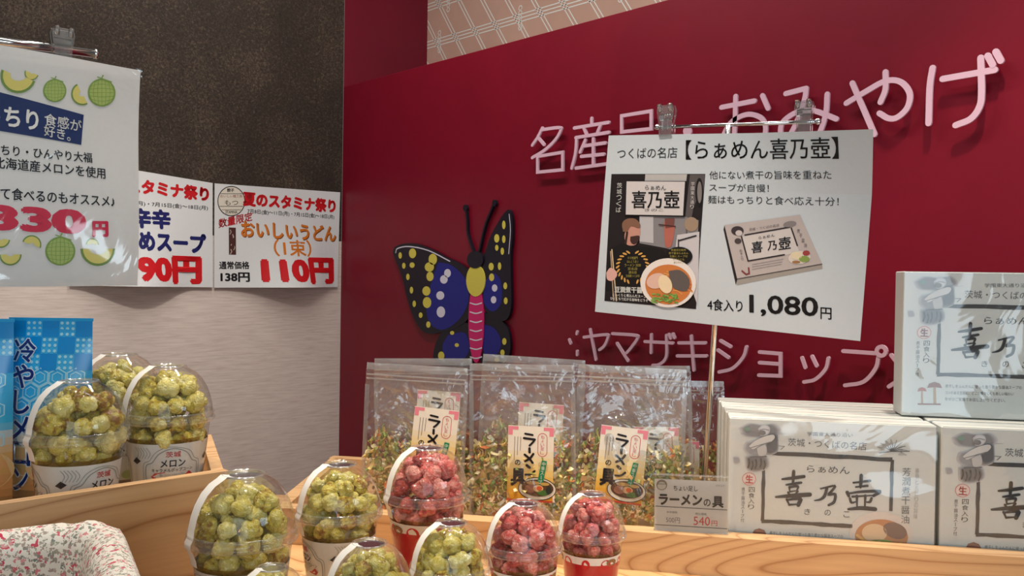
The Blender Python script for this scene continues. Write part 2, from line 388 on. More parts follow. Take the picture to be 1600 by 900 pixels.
    def vtext(s, t, top, bot, w, mat, bold=0.0, layer=2, fill=0.86):
        n = len(t); st = ((bot[0]-top[0])/n, (bot[1]-top[1])/n)
        for i, ch in enumerate(t):
            cx, cy = top[0]+st[0]*(i+0.5), top[1]+st[1]*(i+0.5)
            if ch == 'ー': s.line([(cx, cy-abs(st[1])*0.36), (cx, cy+abs(st[1])*0.36)], w*0.14, mat, layer); continue
            ww = w*(0.7 if ch in 'っょぃ' else 1); hh = abs(st[1])*fill*(0.7 if ch in 'っょぃ' else 1)
            s.text(ch, (cx-ww/2, cy), (cx+ww/2, cy), hh, mat, bold, layer)
def zpt(x0, y0, k): return lambda pts: [(x0+x/k, y0+y/k) for x, y in pts]

# ------------------------------------------------------------------ the setting
WX = Vector((1, 0, 0)); WY = Vector((0, 1, 0)); WZ = Vector((0, 0, 1))
z_split = on_plane(420, 372, (0, 0, 0), WX).z
mb = MB()
mb.add([(0, -4.2, 0), (0, 0.0, 0), (0, 0.0, z_split), (0, -4.2, z_split)], [[0, 1, 2, 3]], M_BEIGE)
mb.add([(0, -4.2, z_split), (0, 0.0, z_split), (0, 0.0, 2.9), (0, -4.2, 2.9)], [[0, 1, 2, 3]], M_BROWN)
for (y0, y1, z0, z1) in ((-4.2, 0.0, 0, 2.9),):
    mb.add([(-0.1, y0, z0), (-0.1, y1, z0), (-0.1, y1, z1), (-0.1, y0, z1)], [[3, 2, 1, 0]], M_BEIGE)
tag(mb.build('wall_left'), kind='structure')
mb = MB(); mb.add([(-0.1, -4.2, 0), (4.2, -4.2, 0), (4.2, 0.4, 0), (-0.1, 0.4, 0)], [[0, 1, 2, 3]], make_red('grey_floor_tile', lin((120, 112, 104))))
tag(mb.build('floor'), kind='structure')
z_top = on_plane(534, 136.5, (0, 0, 0), WY).z
REC = 0.33
mb = MB(); mb.add([(0, 0.001, 0), (0, REC, 0), (0, REC, 2.9), (0, 0.001, 2.9)], [[0, 1, 2, 3]], M_RED2)
tag(mb.build('wall_recess'), kind='structure')
mb = MB(); mb.add([(-0.0, REC, 0), (4.2, REC, 0), (4.2, REC, 2.9), (0, REC, 2.9)], [[0, 1, 2, 3]], M_PLAIDBASE)
c = Canvas(mb, (0, REC, 0), WX, WZ, -WY)
zt = 2.75; per = 0.30
def slant(x0, dx):                      # slanting line over the height of the papered band
    return [(x0, z_top-0.02), (x0+dx*(zt-z_top+0.02), zt)]
for k in range(12):
    z = z_top+0.055+k*0.128
    for q in range(3):
        if z+q*0.011 < zt: c.line([(0.001, z+q*0.011), (4.19, z+q*0.011)], 0.0035, M_PLAIDLINE, 1, metres=True)
for k in range(-2, 60):
    for sgn in (-1,):
        for q in range(2):
            x = k*0.098+q*0.014; pts = slant(x, sgn*0.70)
            if min(p[0] for p in pts) < 0.002 or max(p[0] for p in pts) > 4.19: 
                (x0, z0), (x1, z1) = pts
                if (x0 < 0.002 and x1 < 0.002) or (x0 > 4.19 and x1 > 4.19): continue
                lo = 0.002 if min(x0, x1) < 0.002 else 4.19
                t = (lo-x0)/(x1-x0); cut = (lo, z0+(z1-z0)*t)
                pts = [cut, (x1, z1)] if (x0 < 0.002 or x0 > 4.19) else [(x0, z0), cut]
            c.line(pts, 0.0035, M_PLAIDLINE, 1, metres=True)
for k in range(40):
    for j in range(9):
        z = z_top+0.066+j*0.128; x = k*0.098*2+0.04*(j % 2)-0.70*(z-z_top)/(zt-z_top)
        if 0.03 < x < 4.1 and (k+j) % 2 == 0:
            for q in range(-2, 3): c.line([(x+0.007*math.cos(t*math.pi/5), z+q*0.015+0.007*math.sin(t*math.pi/5)) for t in range(10)], 0.0028, M_PLAIDLINE, 2, closed=True, metres=True)
tag(mb.build('wall_back'), kind='structure')

# red sign panel with raised letters
sign = empty('sign_panel', (2.1, 0, 0)); tag(sign, 'deep red half-height wall panel with raised pale pink Japanese lettering', 'sign')
mb = MB(); mb.box((2.1, 0.0125, z_top/2), 4.2, 0.025, z_top, M_RED, None, 0.0015); mb.build('panel', sign, world=True)
mb = MB(); mb.box((2.1, 0.17, z_top-0.012), 4.196, 0.29, 0.02, M_RED2); mb.build('ledge', sign, world=True)
def letter(strokes, zp, w, name='letter', sm=5, rings=(), dots=()):
    m = MB(); cv = Canvas(m, (0, 0, 0), WX, WZ, -WY).px_tr()
    for i, st in enumerate(strokes):
        cl = st[0] == 'c'; pts = st[1:] if st[0] in ('c', 's') else st
        cv.line(zp(pts), w, M_LETTER, closed=cl, sm=(sm if (st[0] == 's') else 0), thick=(0.0110, 0.0150+0.00012*i), metres=True)
    for (cx, cy, rx, ry) in rings:
        cv.line(zp([(cx+rx*math.cos(t*math.pi/8), cy+ry*math.sin(t*math.pi/8)) for t in range(16)]), w, M_LETTER, closed=True, thick=(0.0110, 0.0156), metres=True)
    for (cx, cy, r) in dots:
        cv.solid(zp([(cx+r*math.cos(t*math.pi/8), cy+r*1.1*math.sin(t*math.pi/8)) for t in range(16)]), M_LETTER, 0.0110, 0.0150)
    return m.build(name, sign, world=True)
Z1 = zpt(820, 80, 4.0); Z2 = zpt(1100, 60, 3.2); Z3 = zpt(880, 500, 4.4444); Z4 = zpt(1130, 500, 5.3333)
S = 's'
letter([[(135, 485), (105, 545), (72, 592)], [S, (135, 495), (240, 482), (250, 500), (215, 560), (150, 622), (72, 670)], [(112, 548), (146, 588)],
        ['c', (105, 662), (262, 636), (262, 745), (105, 760)]], Z1, 0.0078)
letter([[(443, 425), (443, 462)], [(335, 485), (550, 450)], [(395, 485), (412, 525)], [(500, 465), (480, 512)], [(345, 545), (552, 512)],
        [S, (350, 545), (343, 640), (320, 735)], [(405, 560), (372, 635)], [(388, 598), (530, 578)], [(380, 662), (520, 648)], [(347, 735), (545, 708)], [(455, 552), (455, 716)]], Z1, 0.0078)
letter([['c', (630, 410), (815, 380), (815, 490), (630, 510)], ['c', (598, 575), (695, 562), (695, 690), (598, 703)], ['c', (740, 555), (845, 540), (845, 668), (740, 682)]], Z1, 0.0078)
letter([], Z1, 0.0078, dots=[(1042, 506, 27)])
letter([[(107, 350), (272, 318)], [S, (178, 295), (174, 430), (165, 530), (130, 555), (108, 520), (150, 430), (230, 386), (298, 398), (326, 440), (320, 500), (285, 550), (235, 562)], [(312, 292), (340, 355)]], Z2, 0.0098)
letter([[(428, 282), (530, 256)], [S, (530, 256), (522, 310), (490, 405), (445, 490), (405, 485), (412, 425), (480, 376), (560, 366), (630, 388), (680, 408)], [S, (635, 285), (628, 380), (600, 470), (560, 520)]], Z2, 0.0098)
letter([[S, (730, 330), (830, 270), (925, 220), (1000, 224), (1045, 280), (1035, 350), (985, 400), (940, 405), (895, 380)], [S, (925, 175), (925, 260), (900, 325)], [(760, 230), (870, 485)]], Z2, 0.0098)
letter([[S, (1160, 155), (1146, 250), (1140, 430)], [(1210, 210), (1470, 165)], [S, (1400, 105), (1404, 280), (1393, 350), (1350, 408), (1275, 440)], [(1435, 95), (1460, 140)], [(1475, 75), (1500, 120)]], Z2, 0.0102)
letter([[S, (172, 118), (325, 100), (337, 125), (312, 180), (280, 205)], [(215, 65), (255, 272)]], Z3, 0.0068)
letter([[S, (370, 93), (530, 105), (542, 130), (500, 190), (470, 225)], [(402, 160), (478, 280)]], Z3, 0.0068)
letter([[(595, 148), (790, 158)], [(640, 100), (638, 225)], [S, (745, 105), (747, 230), (730, 280), (690, 308), (650, 312)], [(762, 98), (775, 125)], [(790, 95), (802, 122)]], Z3, 0.0066)
letter([[(830, 157), (1015, 157)], [(820, 247), (1022, 247)], [(917, 110), (935, 345)]], Z3, 0.0068)
letter([[(1120, 142), (1190, 183)], [(1102, 207), (1175, 258)], [S, (1300, 185), (1278, 255), (1205, 332), (1110, 358)]], Z3, 0.0068)
letter([[(1390, 220), (1535, 232), (1535, 385), (1385, 380)], [(1390, 293), (1530, 303)]], Z3, 0.0068)
letter([[(688, 312), (715, 392)], [(772, 300), (810, 378)], [S, (908, 315), (885, 405), (800, 490), (705, 512)]], Z4, 0.0066)
letter([[(1030, 256), (1305, 275)], [S, (1325, 300), (1300, 400), (1200, 510), (1045, 540)]], Z4, 0.0068, rings=[(1348, 257, 38, 38)])
for st, zp in (([(125, 80), (122, 95)], Z3), ([(70, 135), (80, 160)], Z3), ([(125, 215), (125, 240)], Z3), ([(1430, 290), (1465, 335)], Z4), ([(1410, 550), (1465, 515)], Z4)):
    letter([st], zp, 0.0070, 'accent_mark')

# butterfly cut-out on the red panel
ZB = zpt(600, 300, 3.0)
DARK = ink((26, 22, 34), 0.4); YEL = ink((222, 206, 84), 0.4); WHT = ink((226, 220, 232), 0.4); BLU = ink((30, 34, 130), 0.4); PINK = ink((214, 36, 110), 0.4); PALE = ink((232, 208, 176), 0.4)
bo = on_plane(735, 440, (0, -0.012, 0), WY)
fly = empty('butterfly_cutout', bo); tag(fly, 'flat butterfly cut-out with black, blue and yellow wings on the red panel', 'wall decoration')
def fly_part(name, fn):
    m = MB(); cv = Canvas(m, (0, -0.002, 0), WX, WZ, -WY).px_tr(); fn(cv); return m.build(name, fly, world=True)
def spots(cv, lst, mat, lay, off): 
    for (x, y, rx, ry) in lst: 
        pts = ZB([(x+rx*math.cos(t*math.pi/9), y+ry*math.sin(t*math.pi/9)) for t in range(18)]); cv.raw([cv.ab(p) for p in pts], mat, lay+off)
D1 = 0.008; L0 = D1/LAY
def lw(cv):
    cv.solid(ZB([(60, 258), (100, 243), (160, 243), (230, 268), (300, 305), (380, 345), (425, 400), (430, 520), (400, 600), (340, 640), (285, 655), (230, 665), (190, 650), (150, 590), (120, 500), (95, 400), (65, 320), (52, 285)]), DARK, 0, D1, 4)
    cv.poly(ZB([(265, 330), (330, 345), (400, 420), (405, 520), (360, 600), (290, 645), (235, 625), (210, 560), (225, 450)]), BLU, L0+1, 4)
    spots(cv, [(145, 288, 17, 23), (87, 298, 8, 15), (104, 346, 8, 14), (143, 343, 12, 13), (123, 398, 8, 15), (240, 316, 20, 26), (224, 352, 22, 22), (227, 396, 17, 22), (140, 460, 8, 16), (210, 464, 19, 22), (213, 518, 20, 26), (153, 524, 8, 15), (183, 577, 9, 13), (219, 621, 10, 15)], YEL, L0+2, 0)
    spots(cv, [(309, 381, 16, 20), (292, 410, 18, 20), (275, 485, 19, 20), (278, 562, 20, 26)], WHT, L0+2, 0)
    cv.line(ZB([(66, 285), (75, 265), (130, 256), (220, 275), (320, 325)]), 1.3, WHT, L0+2, 4)
def ll(cv):
    cv.solid(ZB([(290, 640), (255, 700), (240, 770), (262, 800), (330, 815), (410, 812), (440, 760), (435, 650), (380, 610)]), DARK, 0, D1-0.0006, 4)
    cv.poly(ZB([(310, 670), (285, 720), (300, 780), (370, 790), (410, 740), (390, 660)]), BLU, L0-1, 4)
    spots(cv, [(279, 767, 15, 20), (352, 717, 10, 9), (330, 660, 10, 9)], YEL, L0, 0)
def rw(cv):
    cv.solid(ZB([(462, 400), (475, 320), (505, 220), (550, 135), (580, 93), (600, 86), (612, 130), (612, 220), (604, 300), (606, 420), (606, 540), (585, 598), (540, 600), (490, 560), (462, 500)]), DARK, 0, D1, 4)
    cv.poly(ZB([(480, 430), (520, 380), (560, 420), (560, 520), (520, 560), (480, 520)]), BLU, L0+1, 4)
    spots(cv, [(573, 155, 8, 20), (540, 218, 12, 20), (573, 222, 8, 18), (566, 278, 8, 17), (514, 350, 12, 18), (516, 400, 12, 18), (553, 348, 8, 18), (580, 440, 9, 16), (582, 510, 9, 16), (540, 262, 8, 14)], YEL, L0+2, 0)
    spots(cv, [(530, 450, 13, 17), (525, 505, 13, 17)], WHT, L0+2, 0)
    cv.line(ZB([(598, 105), (604, 180), (596, 290)]), 1.2, WHT, L0+2, 4)
def rl(cv):
    cv.solid(ZB([(470, 560), (540, 590), (590, 640), (602, 730), (580, 795), (520, 808), (460, 790), (440, 680)]), DARK, 0, D1-0.0006, 4)
    cv.poly(ZB([(480, 620), (530, 640), (560, 700), (540, 760), (490, 770), (470, 700)]), BLU, L0-1, 4)
    spots(cv, [(575, 700, 10, 16), (566, 752, 10, 14), (540, 786, 12, 9)], YEL, L0, 0)
def bd(cv):
    cv.solid(ZB([(442+40*math.sin(t), 700-130*math.cos(t)) if False else (445+36*math.cos(t), 610+190*math.sin(t)) for t in [i*math.pi/16 for i in range(32)]]), PINK, 0.0, D1+0.002)
    for k in range(7): cv.line(ZB([(418, 520+k*42), (445, 527+k*42), (472, 520+k*42)]), 1.6, WHT, L0+11, 3)
    cv.solid(ZB([(444+44*math.cos(t), 415+75*math.sin(t)) for t in [i*math.pi/16 for i in range(32)]]), YEL, 0.0, D1+0.003)
    cv.solid(ZB([(442+38*math.cos(t), 318+40*math.sin(t)) for t in [i*math.pi/16 for i in range(32)]]), DARK, 0.0, D1+0.004)
for nm, fn in (('wing', lw), ('wing', ll), ('wing', rw), ('wing', rl), ('body', bd)): fly_part(nm, fn)
for pts in ([(432, 290), (402, 200), (398, 130), (390, 65)], [(452, 290), (482, 160), (510, 90), (527, 42)]):
    m = MB(); cv = Canvas(m, (0, -0.002, 0), WX, WZ, -WY).px_tr(); cv.line(ZB(pts), 2.6, DARK, sm=4, thick=(0, D1)); cv.solid(ZB([(pts[-1][0]+9*math.cos(t*0.6), pts[-1][1]+11+16*math.sin(t*0.6)) for t in range(10)]), DARK, 0, D1+0.0005); m.build('antenna', fly, world=True)

# ------------------------------------------------------------------ price sheets on the left wall
def wall_sheet(name, quad, label, paint, curl, seed):
    m = MB(); o = on_plane(quad[3][0], quad[3][1], (0.006, 0, 0), WX); cv = Canvas(m, o, WY, WZ, WX).px_tr()
    A, B, C, D = [cv.ab(p) for p in quad]; wid = (C-D).length; hei = (A-D).length
    def disp(a, b):
        v = max(0.0, min(1.0, 1-b/hei)); u = max(0, min(1, a/wid)); return curl(u)*v**2.2
    cv.disp = disp
    cv.grid(quad, M_PAPER, 0, 28, 28); paint(cv)
    cv.px_tr(); ob = m.build(name, None, origin=o); return tag(ob, label, 'price sheet')
K3 = (180, 260, 4.092); Z5 = zpt(*K3)
DATE = '7月8日(金)～11日(月)・7月15日(金)～18日(月)'
def paintB(cv):
    cv.px_tr(*K3)
    cv.text('夏のスタミナ祭り', (815, 205), (1410, 255), 92, RED, 0.062); cv.text(DATE, (845, 287), (1400, 325), 33, BLACK, 0.012)
    cv.text('数量限定', (660, 366), (875, 318), 58, RED, 0.02, 3)
    cv.text('おいしいうどん', (806, 402), (1414, 436), 104, ink((112, 58, 22)), 0.03); cv.text('おいしいうどん', (802, 397), (1410, 431), 104, ORANGE, 0.03, 3)
    cv.text('（1束）', (1000, 520), (1240, 525), 108, ORANGE, 0.02)
    cv.text('通常価格', (663, 632), (850, 632), 50, BLACK, 0.03); cv.text('138円', (670, 708), (850, 708), 62, BLACK, 0.04)
    cv.text('110円', (915, 665), (1395, 668), 172, RED, 0.062)
    ring = [(742+86*math.cos(t*math.pi/16), 222+94*math.sin(t*math.pi/16)) for t in range(32)]
    cv.poly(ring, ink((222, 214, 196)), 1); cv.line(ring, 5, BLACK, 2, closed=True)
    for y, w in ((175, 68), (255, 74), (278, 60)): cv.line([(742-w, y), (742+w, y)], 3, BLACK, 2)
    cv.text('餃子', (715, 152), (760, 152), 24, BLACK, 0.03); cv.text('もつ', (700, 232), (785, 232), 34, BLACK); cv.text('STAMINA', (705, 292), (780, 292), 18, BLACK, 0.02); cv.text('おいしい麺工房', (672, 190), (812, 190), 18, ink((150, 60, 40)))
    cv.poly([(725, 390), (770, 392), (770, 565), (725, 563)], ink((78, 44, 40)), 2)
    for k, (x, y, w) in enumerate(((735, 420, 4), (750, 450, 6), (742, 490, 5), (758, 520, 4), (738, 545, 5))): cv.line([(x, y-14), (x+5, y), (x-3, y+14)], w, ink((196, 176, 160)), 3)
def paintA(cv):
    cv.px_tr(*K3)
    cv.text('夏のスタミナ祭り', (-135, 92), (600, 180), 98, RED, 0.062); cv.text(DATE, (-190, 215), (592, 268), 34, BLACK, 0.012)
    cv.text('旨辛辛', (-30, 322), (352, 342), 130, NAVY, 0.058); cv.text('つめスープ', (10, 466), (580, 496), 130, NAVY, 0.058); cv.text('90円', (105, 655), (552, 665), 182, RED, 0.062)
wall_sheet('price_sheet', [(112, 249), (332.3, 286), (331.5, 449), (108, 446)], 'white sheet with navy words and a 90 yen price, partly behind the melon sign', paintA, lambda u: 0.05*math.sin(math.pi*min(1, u*1.15))**2+0.004, 1)
wall_sheet('price_sheet', [(335.3, 286.5), (531.5, 300.5), (527, 448.5), (334, 449.5)], 'white sheet pricing udon noodles at 110 yen beside the red panel', paintB, lambda u: 0.05*math.sin(math.pi*u**1.4)**2+0.003, 2)

# ------------------------------------------------------------------ melon sign on its rod stand, far left
po = P(-0.418*1.15, 0, 1.15)
mel = empty('melon_sign', on_plane(100, 446, po, WX)); tag(mel, 'laminated melon sweets sign with a navy banner, hanging at the far left', 'sign')
m = MB(); cv = Canvas(m, on_plane(100, 446, po, WX), WY, WZ, WX).px_tr()
cv.disp = lambda a, b: 0.006*math.sin(b*16+1)+0.004*math.sin(a*22+b*9)
cv.grid([(-140, 46), (223.5, 108.5), (210.5, 446), (-140, 450)], M_PAPER, 0, 20, 28)
cv.px_tr(0, 0, 4)
LG, DG, CR, RIND = ink((176, 196, 112)), ink((136, 168, 84)), ink((222, 212, 120)), ink((120, 152, 76))
def melon(cx, cy, r, l=2):
    cv.ellipse((cx, cy), r, r*0.98, DG, l); cv.ellipse((cx, cy), r*0.9, r*0.88, LG, l+1)
    for k in range(-3, 4):
        x = cx+k*r*0.24; h = math.sqrt(max(0.05, 0.8-(k*0.24)**2))*r; cv.line([(x, cy-h), (cx+k*r*0.3, cy), (x, cy+h)], r*0.035, DG, l+2, 4); cv.line([(cx-h, cy+k*r*0.24), (cx, cy+k*r*0.3), (cx+h, cy+k*r*0.24)], r*0.035, DG, l+2, 4)
    cv.line([(cx-r*0.3, cy-r*1.08), (cx, cy-r*0.98), (cx+r*0.7, cy-r*0.75)], r*0.08, DG, l+2, 3); cv.line([(cx, cy-r), (cx+r*0.1, cy-r*1.2)], r*0.08, DG, l+2)
def wedge(cx, cy, r, rot, l=2, thin=0.5):
    out = []; inn = []
    for i in range(13):
        t = R_(rot+180*i/12); out.append((cx+r*math.cos(t), cy+r*math.sin(t))); inn.append((cx+r*0.86*math.cos(t), cy+r*0.86*math.sin(t)))
    core = [(cx+r*thin*0.9*math.cos(R_(rot+180*i/12)), cy+r*thin*0.6*math.sin(R_(rot+180*i/12))) for i in range(12, -1, -1)]
    cv.poly(out+core, RIND, l); cv.poly(inn+core, CR, l+1)
melon(345, 565, 74); melon(645, 575, 90); wedge(118, 470, 112, 20); wedge(520, 585, 72, 62, thin=0.35); wedge(200, 455, 45, 20, thin=0.2)
cv.px_tr(0, 225, 4); melon(365, 670, 92); wedge(595, 655, 108, 0, thin=0.55); wedge(60, 690, 70, 0, thin=0.3); wedge(0, 590, 60, 10, thin=0.3); wedge(190, 630, 60, 200, thin=0.3); wedge(560, 630, 40, 180, thin=0.3)
cv.px_tr(0, 0, 4); NB = ink((12, 44, 100))
cv.grid([(-220, 512), (528, 716), (507, 906), (-220, 776)], NB, 2, 6)
WH = ink((240, 240, 236))
cv.text('っちり', (-90, 705), (242, 755), 126, WH, 0.03, 4); cv.text('食感が', (278, 742), (512, 790), 76, WH, 0.012, 4); cv.text('好き。', (275, 812), (440, 850), 72, WH, 0.012, 4)
cv.px_tr(0, 225, 4); DK = ink((30, 34, 44)); CRIM = ink((206, 44, 78))
cv.text('もっちり・ひんやり大福', (-130, 22), (574, 88), 66, DK, 0.016); cv.text('北海道産メロンを使用', (-40, 112), (654, 186), 72, DK, 0.016)
cv.text('冷やして食べるのもオススメ♪', (-230, 290), (706, 362), 76, DK, 0.016)
cv.text('330', (-92, 455), (526, 492), 158, CRIM, 0.06); cv.text('円', (560, 533), (662, 533), 100, CRIM, 0.06)
m.build('printed_sheet', mel, world=True, smooth=False)
m = MB(); cv2 = Canvas(m, cv.o, WY, WZ, WX).px_tr(); cv2.disp = cv.disp
cv2.grid([(-142, 43), (225.5, 106), (212, 448), (-142, 452)], M_LAM, 9, 30, 36); m.build('laminate_film', mel, world=True, smooth=True)
def at_plane(px, py, o, d=0.0): return on_plane(px, py, Vector(o)+WX*d, WX)
ZT_ = CAM.z-0.36
st = empty('rod_stand', P(-0.78, 0.36, 1.05)); tag(st, 'chrome rod holding the melon sign at the far left edge', 'sign stand')
a, b = at_plane(146, 84, po, -0.019), at_plane(-168, 42, po, -0.019)
m = MB(); m.tube([b, a], 0.0052, M_CHROME); m.tube([a, a+(a-b).normalized()*0.004], 0.0062, M_CHROME); m.build('rod', st, world=True, smooth=True)
m = MB(); m.tube([b, Vector((b.x, b.y, ZT_+0.003))], 0.006, M_CHROME); m.tube([Vector((b.x, b.y, ZT_+0.001)), Vector((b.x, b.y, ZT_+0.009))], 0.05, M_CHROME, 24); m.build('upright', st, world=True, smooth=False)
def clip(px, py, o, n, label, k=1.0, tilt=0.0, yaw=None):
    loc = on_plane(px, py, o, n); r = empty('clear_clip', loc, yaw, k); tag(r, label, 'clip', None)
    m = MB()
    prof = [(-0.0085, -0.020), (0.0085, -0.020), (0.0090, -0.004), (0.0105, 0.004), (0.0115, 0.012), (0.0095, 0.018), (-0.0095, 0.018), (-0.0115, 0.012), (-0.0105, 0.004), (-0.0090, -0.004)]
    cvx = Canvas(m, (0, 0, 0), (1, 0, 0), (0, 0, 1), (0, -1, 0)); cvx.solid(prof, M_CLIP, 0.0020, 0.0050); m.build('jaw', r)
    m = MB(); cvx = Canvas(m, (0, 0, 0), (1, 0, 0), (0, 0, 1), (0, -1, 0)); cvx.solid(prof, M_CLIP, -0.0065, -0.0035)
    m.build('jaw', r)
    m = MB(); m.tube([(-0.0085, -0.0005, 0.004), (0.0085, -0.0005, 0.004)], 0.0042, M_CLIP, 14); m.box((0, -0.0056, -0.006), 0.007, 0.0012, 0.014, M_CLIP); m.build('hinge', r)
    for s in (-1, 1):
        m = MB(); m.tube([(s*0.007, -0.005, 0.010), (s*0.007, -0.008, 0.019)], 0.0028, M_CLIP, 10); m.build('grip', r, smooth=True)
    return r
clip(97, 72, at_plane(97, 72, po, -0.010), WX, 'small clear clip on the rod above the melon sign', 1.15, yaw=math.pi/2)

# ------------------------------------------------------------------ display table and wooden trays
HT = 0.36; ZT = CAM.z-HT
th = heading(1, -0.186)
def plan(X, Z): p = P(X, 0, Z); return (p.x, p.y)
mb = MB()
tp = [plan(-0.95, 0.40), plan(0.62, 0.12), plan(0.84, 1.26), plan(-0.75, 1.50)]
mb.prism(tp, ZT-0.03, ZT, M_WOOD2)
c0 = Vector((sum(p[0] for p in tp)/4, sum(p[1] for p in tp)/4))
tp2 = [tuple(c0+(Vector(p)-c0)*0.93) for p in tp]
tbl = empty('display_table', (c0.x, c0.y, 0)); tag(tbl, 'pale wooden display table carrying the trays and popcorn cups', 'table')
mb.build('table_top', tbl, world=True)
mb = MB(); mb.prism(tp2, 0.0, ZT-0.0302, M_WOOD2); mb.build('cabinet_base', tbl, world=True)

HR_ = 0.301; ZR = CAM.z-HR_
rp = [plan(-0.200, 0.50), plan(0.115, 0.50), plan(0.115, 0.885), plan(-0.18, 0.94), plan(-0.268, 0.80)]
rc = Vector((sum(p[0] for p in rp)/5, sum(p[1] for p in rp)/5))
riser = empty('display_riser', (rc.x, rc.y, ZT)); tag(riser, 'low wooden riser under the front popcorn cups', 'riser')
mb = MB(); mb.prism(rp, ZR-0.012, ZR, M_WOOD2); mb.build('top_board', riser, world=True)
mb = MB(); mb.prism([tuple(rc+(Vector(p)-rc)*0.94) for p in rp], ZT+0.0003, ZR-0.0122, M_WOOD2); mb.build('plinth', riser, world=True)
HB, HF = 0.312, 0.351
zl = lambda x: CAM.z-x
FLx, FLz = -0.32, 1.1386+0.186*(-0.0824+0.32)
FRx, FRz = 0.83, 1.1386-0.186*(0.0824+0.83)
BLx, BLz = -0.305, 1.53; BRx, BRz = 0.83, 1.315
def board(mb, p, q, thick, z0, z1, mat, side=1):     # upright board from p to q in plan, thickness to one side
    p, q = Vector(p), Vector(q); d = (q-p).normalized(); n = Vector((-d.y, d.x))*thick*side
    pts = [p, q, q+n, p+n]; pts = pts if side > 0 else pts[::-1]
    mb.prism([tuple(v) for v in pts], z0, z1, mat)
tray = empty('wooden_tray', Vector((*plan(0.24, 1.2), ZT)), th); tag(tray, 'long pine tray holding the noodle topping bags and ramen boxes', 'tray')
FL, FR, BR, BL = plan(FLx, FLz), plan(FRx, FRz), plan(BRx, BRz), plan(BLx, BLz)
mb = MB(); board(mb, FL, FR, 0.027, ZT, zl(HB), M_WOOD); mb.build('front_board', tray, world=True)
mb = MB(); board(mb, BR, BL, 0.02, ZT, zl(HB), M_WOOD); mb.build('back_board', tray, world=True)
def trim(p, q, a, b_): 
    p, q = Vector(p), Vector(q); d = (q-p).normalized(); return tuple(p+d*a), tuple(q-d*b_)
mb = MB(); board(mb, *trim(BL, FL, 0.021, 0.026), 0.02, ZT, zl(HB), M_WOOD); mb.build('end_board', tray, world=True)
mb = MB(); board(mb, *trim(FR, BR, 0.026, 0.021), 0.02, ZT, zl(HB), M_WOOD); mb.build('end_board', tray, world=True)
mb = MB(); inner = [plan(FLx+0.03, FLz+0.022), plan(FRx-0.025, FRz+0.03), plan(BRx-0.025, BRz-0.018), plan(BLx+0.025, BLz-0.028)]
mb.prism(inner, ZT, zl(HF), M_WOOD); mb.build('tray_floor', tray, world=True)

# left tray along the left wall
HB2, HF2 = 0.1868, 0.2306
d2 = Vector((0.7217, 0.692)); p0 = Vector((-0.4071, 0.7032))
n2 = Vector((-0.692, 0.7217))
q0, q1 = p0-d2*0.15, p0+d2*0.195
e1 = q1+Vector((-0.3746, 0.9272))*0.28; e0 = q0+n2*0.28
th2 = heading(*d2)
tray2 = empty('wooden_crate', Vector((*plan(*((q0+q1)/2+n2*0.1)), ZT)), th2); tag(tray2, 'pine crate at the left holding melon popcorn and a blue pouch', 'crate')
A_, B_, C_, D_ = plan(*q0), plan(*q1), plan(*e1), plan(*e0)
mb = MB(); board(mb, A_, B_, 0.012, ZT, zl(HB2), M_WOOD); mb.build('front_board', tray2, world=True)
mb = MB(); board(mb, *trim(B_, C_, 0.0135, 0), 0.012, ZT, zl(HB2+0.013), M_WOOD); mb.build('end_board', tray2, world=True)
mb = MB(); board(mb, *trim(C_, D_, 0.0135, 0), 0.012, ZT, zl(HB2), M_WOOD); mb.build('back_board', tray2, world=True)
mb = MB(); board(mb, *trim(D_, A_, 0.0135, 0.0135), 0.012, ZT, zl(HB2), M_WOOD); mb.build('end_board', tray2, world=True)
mb = MB(); mb.prism([plan(*(q0+d2*0.014+n2*0.014)), plan(*(q1-d2*0.008+n2*0.014)), plan(*(e1-d2*0.020-n2*0.018)), plan(*(e0+d2*0.014-n2*0.014))], zl(HF2)-0.01, zl(HF2), M_WOOD); mb.build('crate_floor', tray2, world=True)

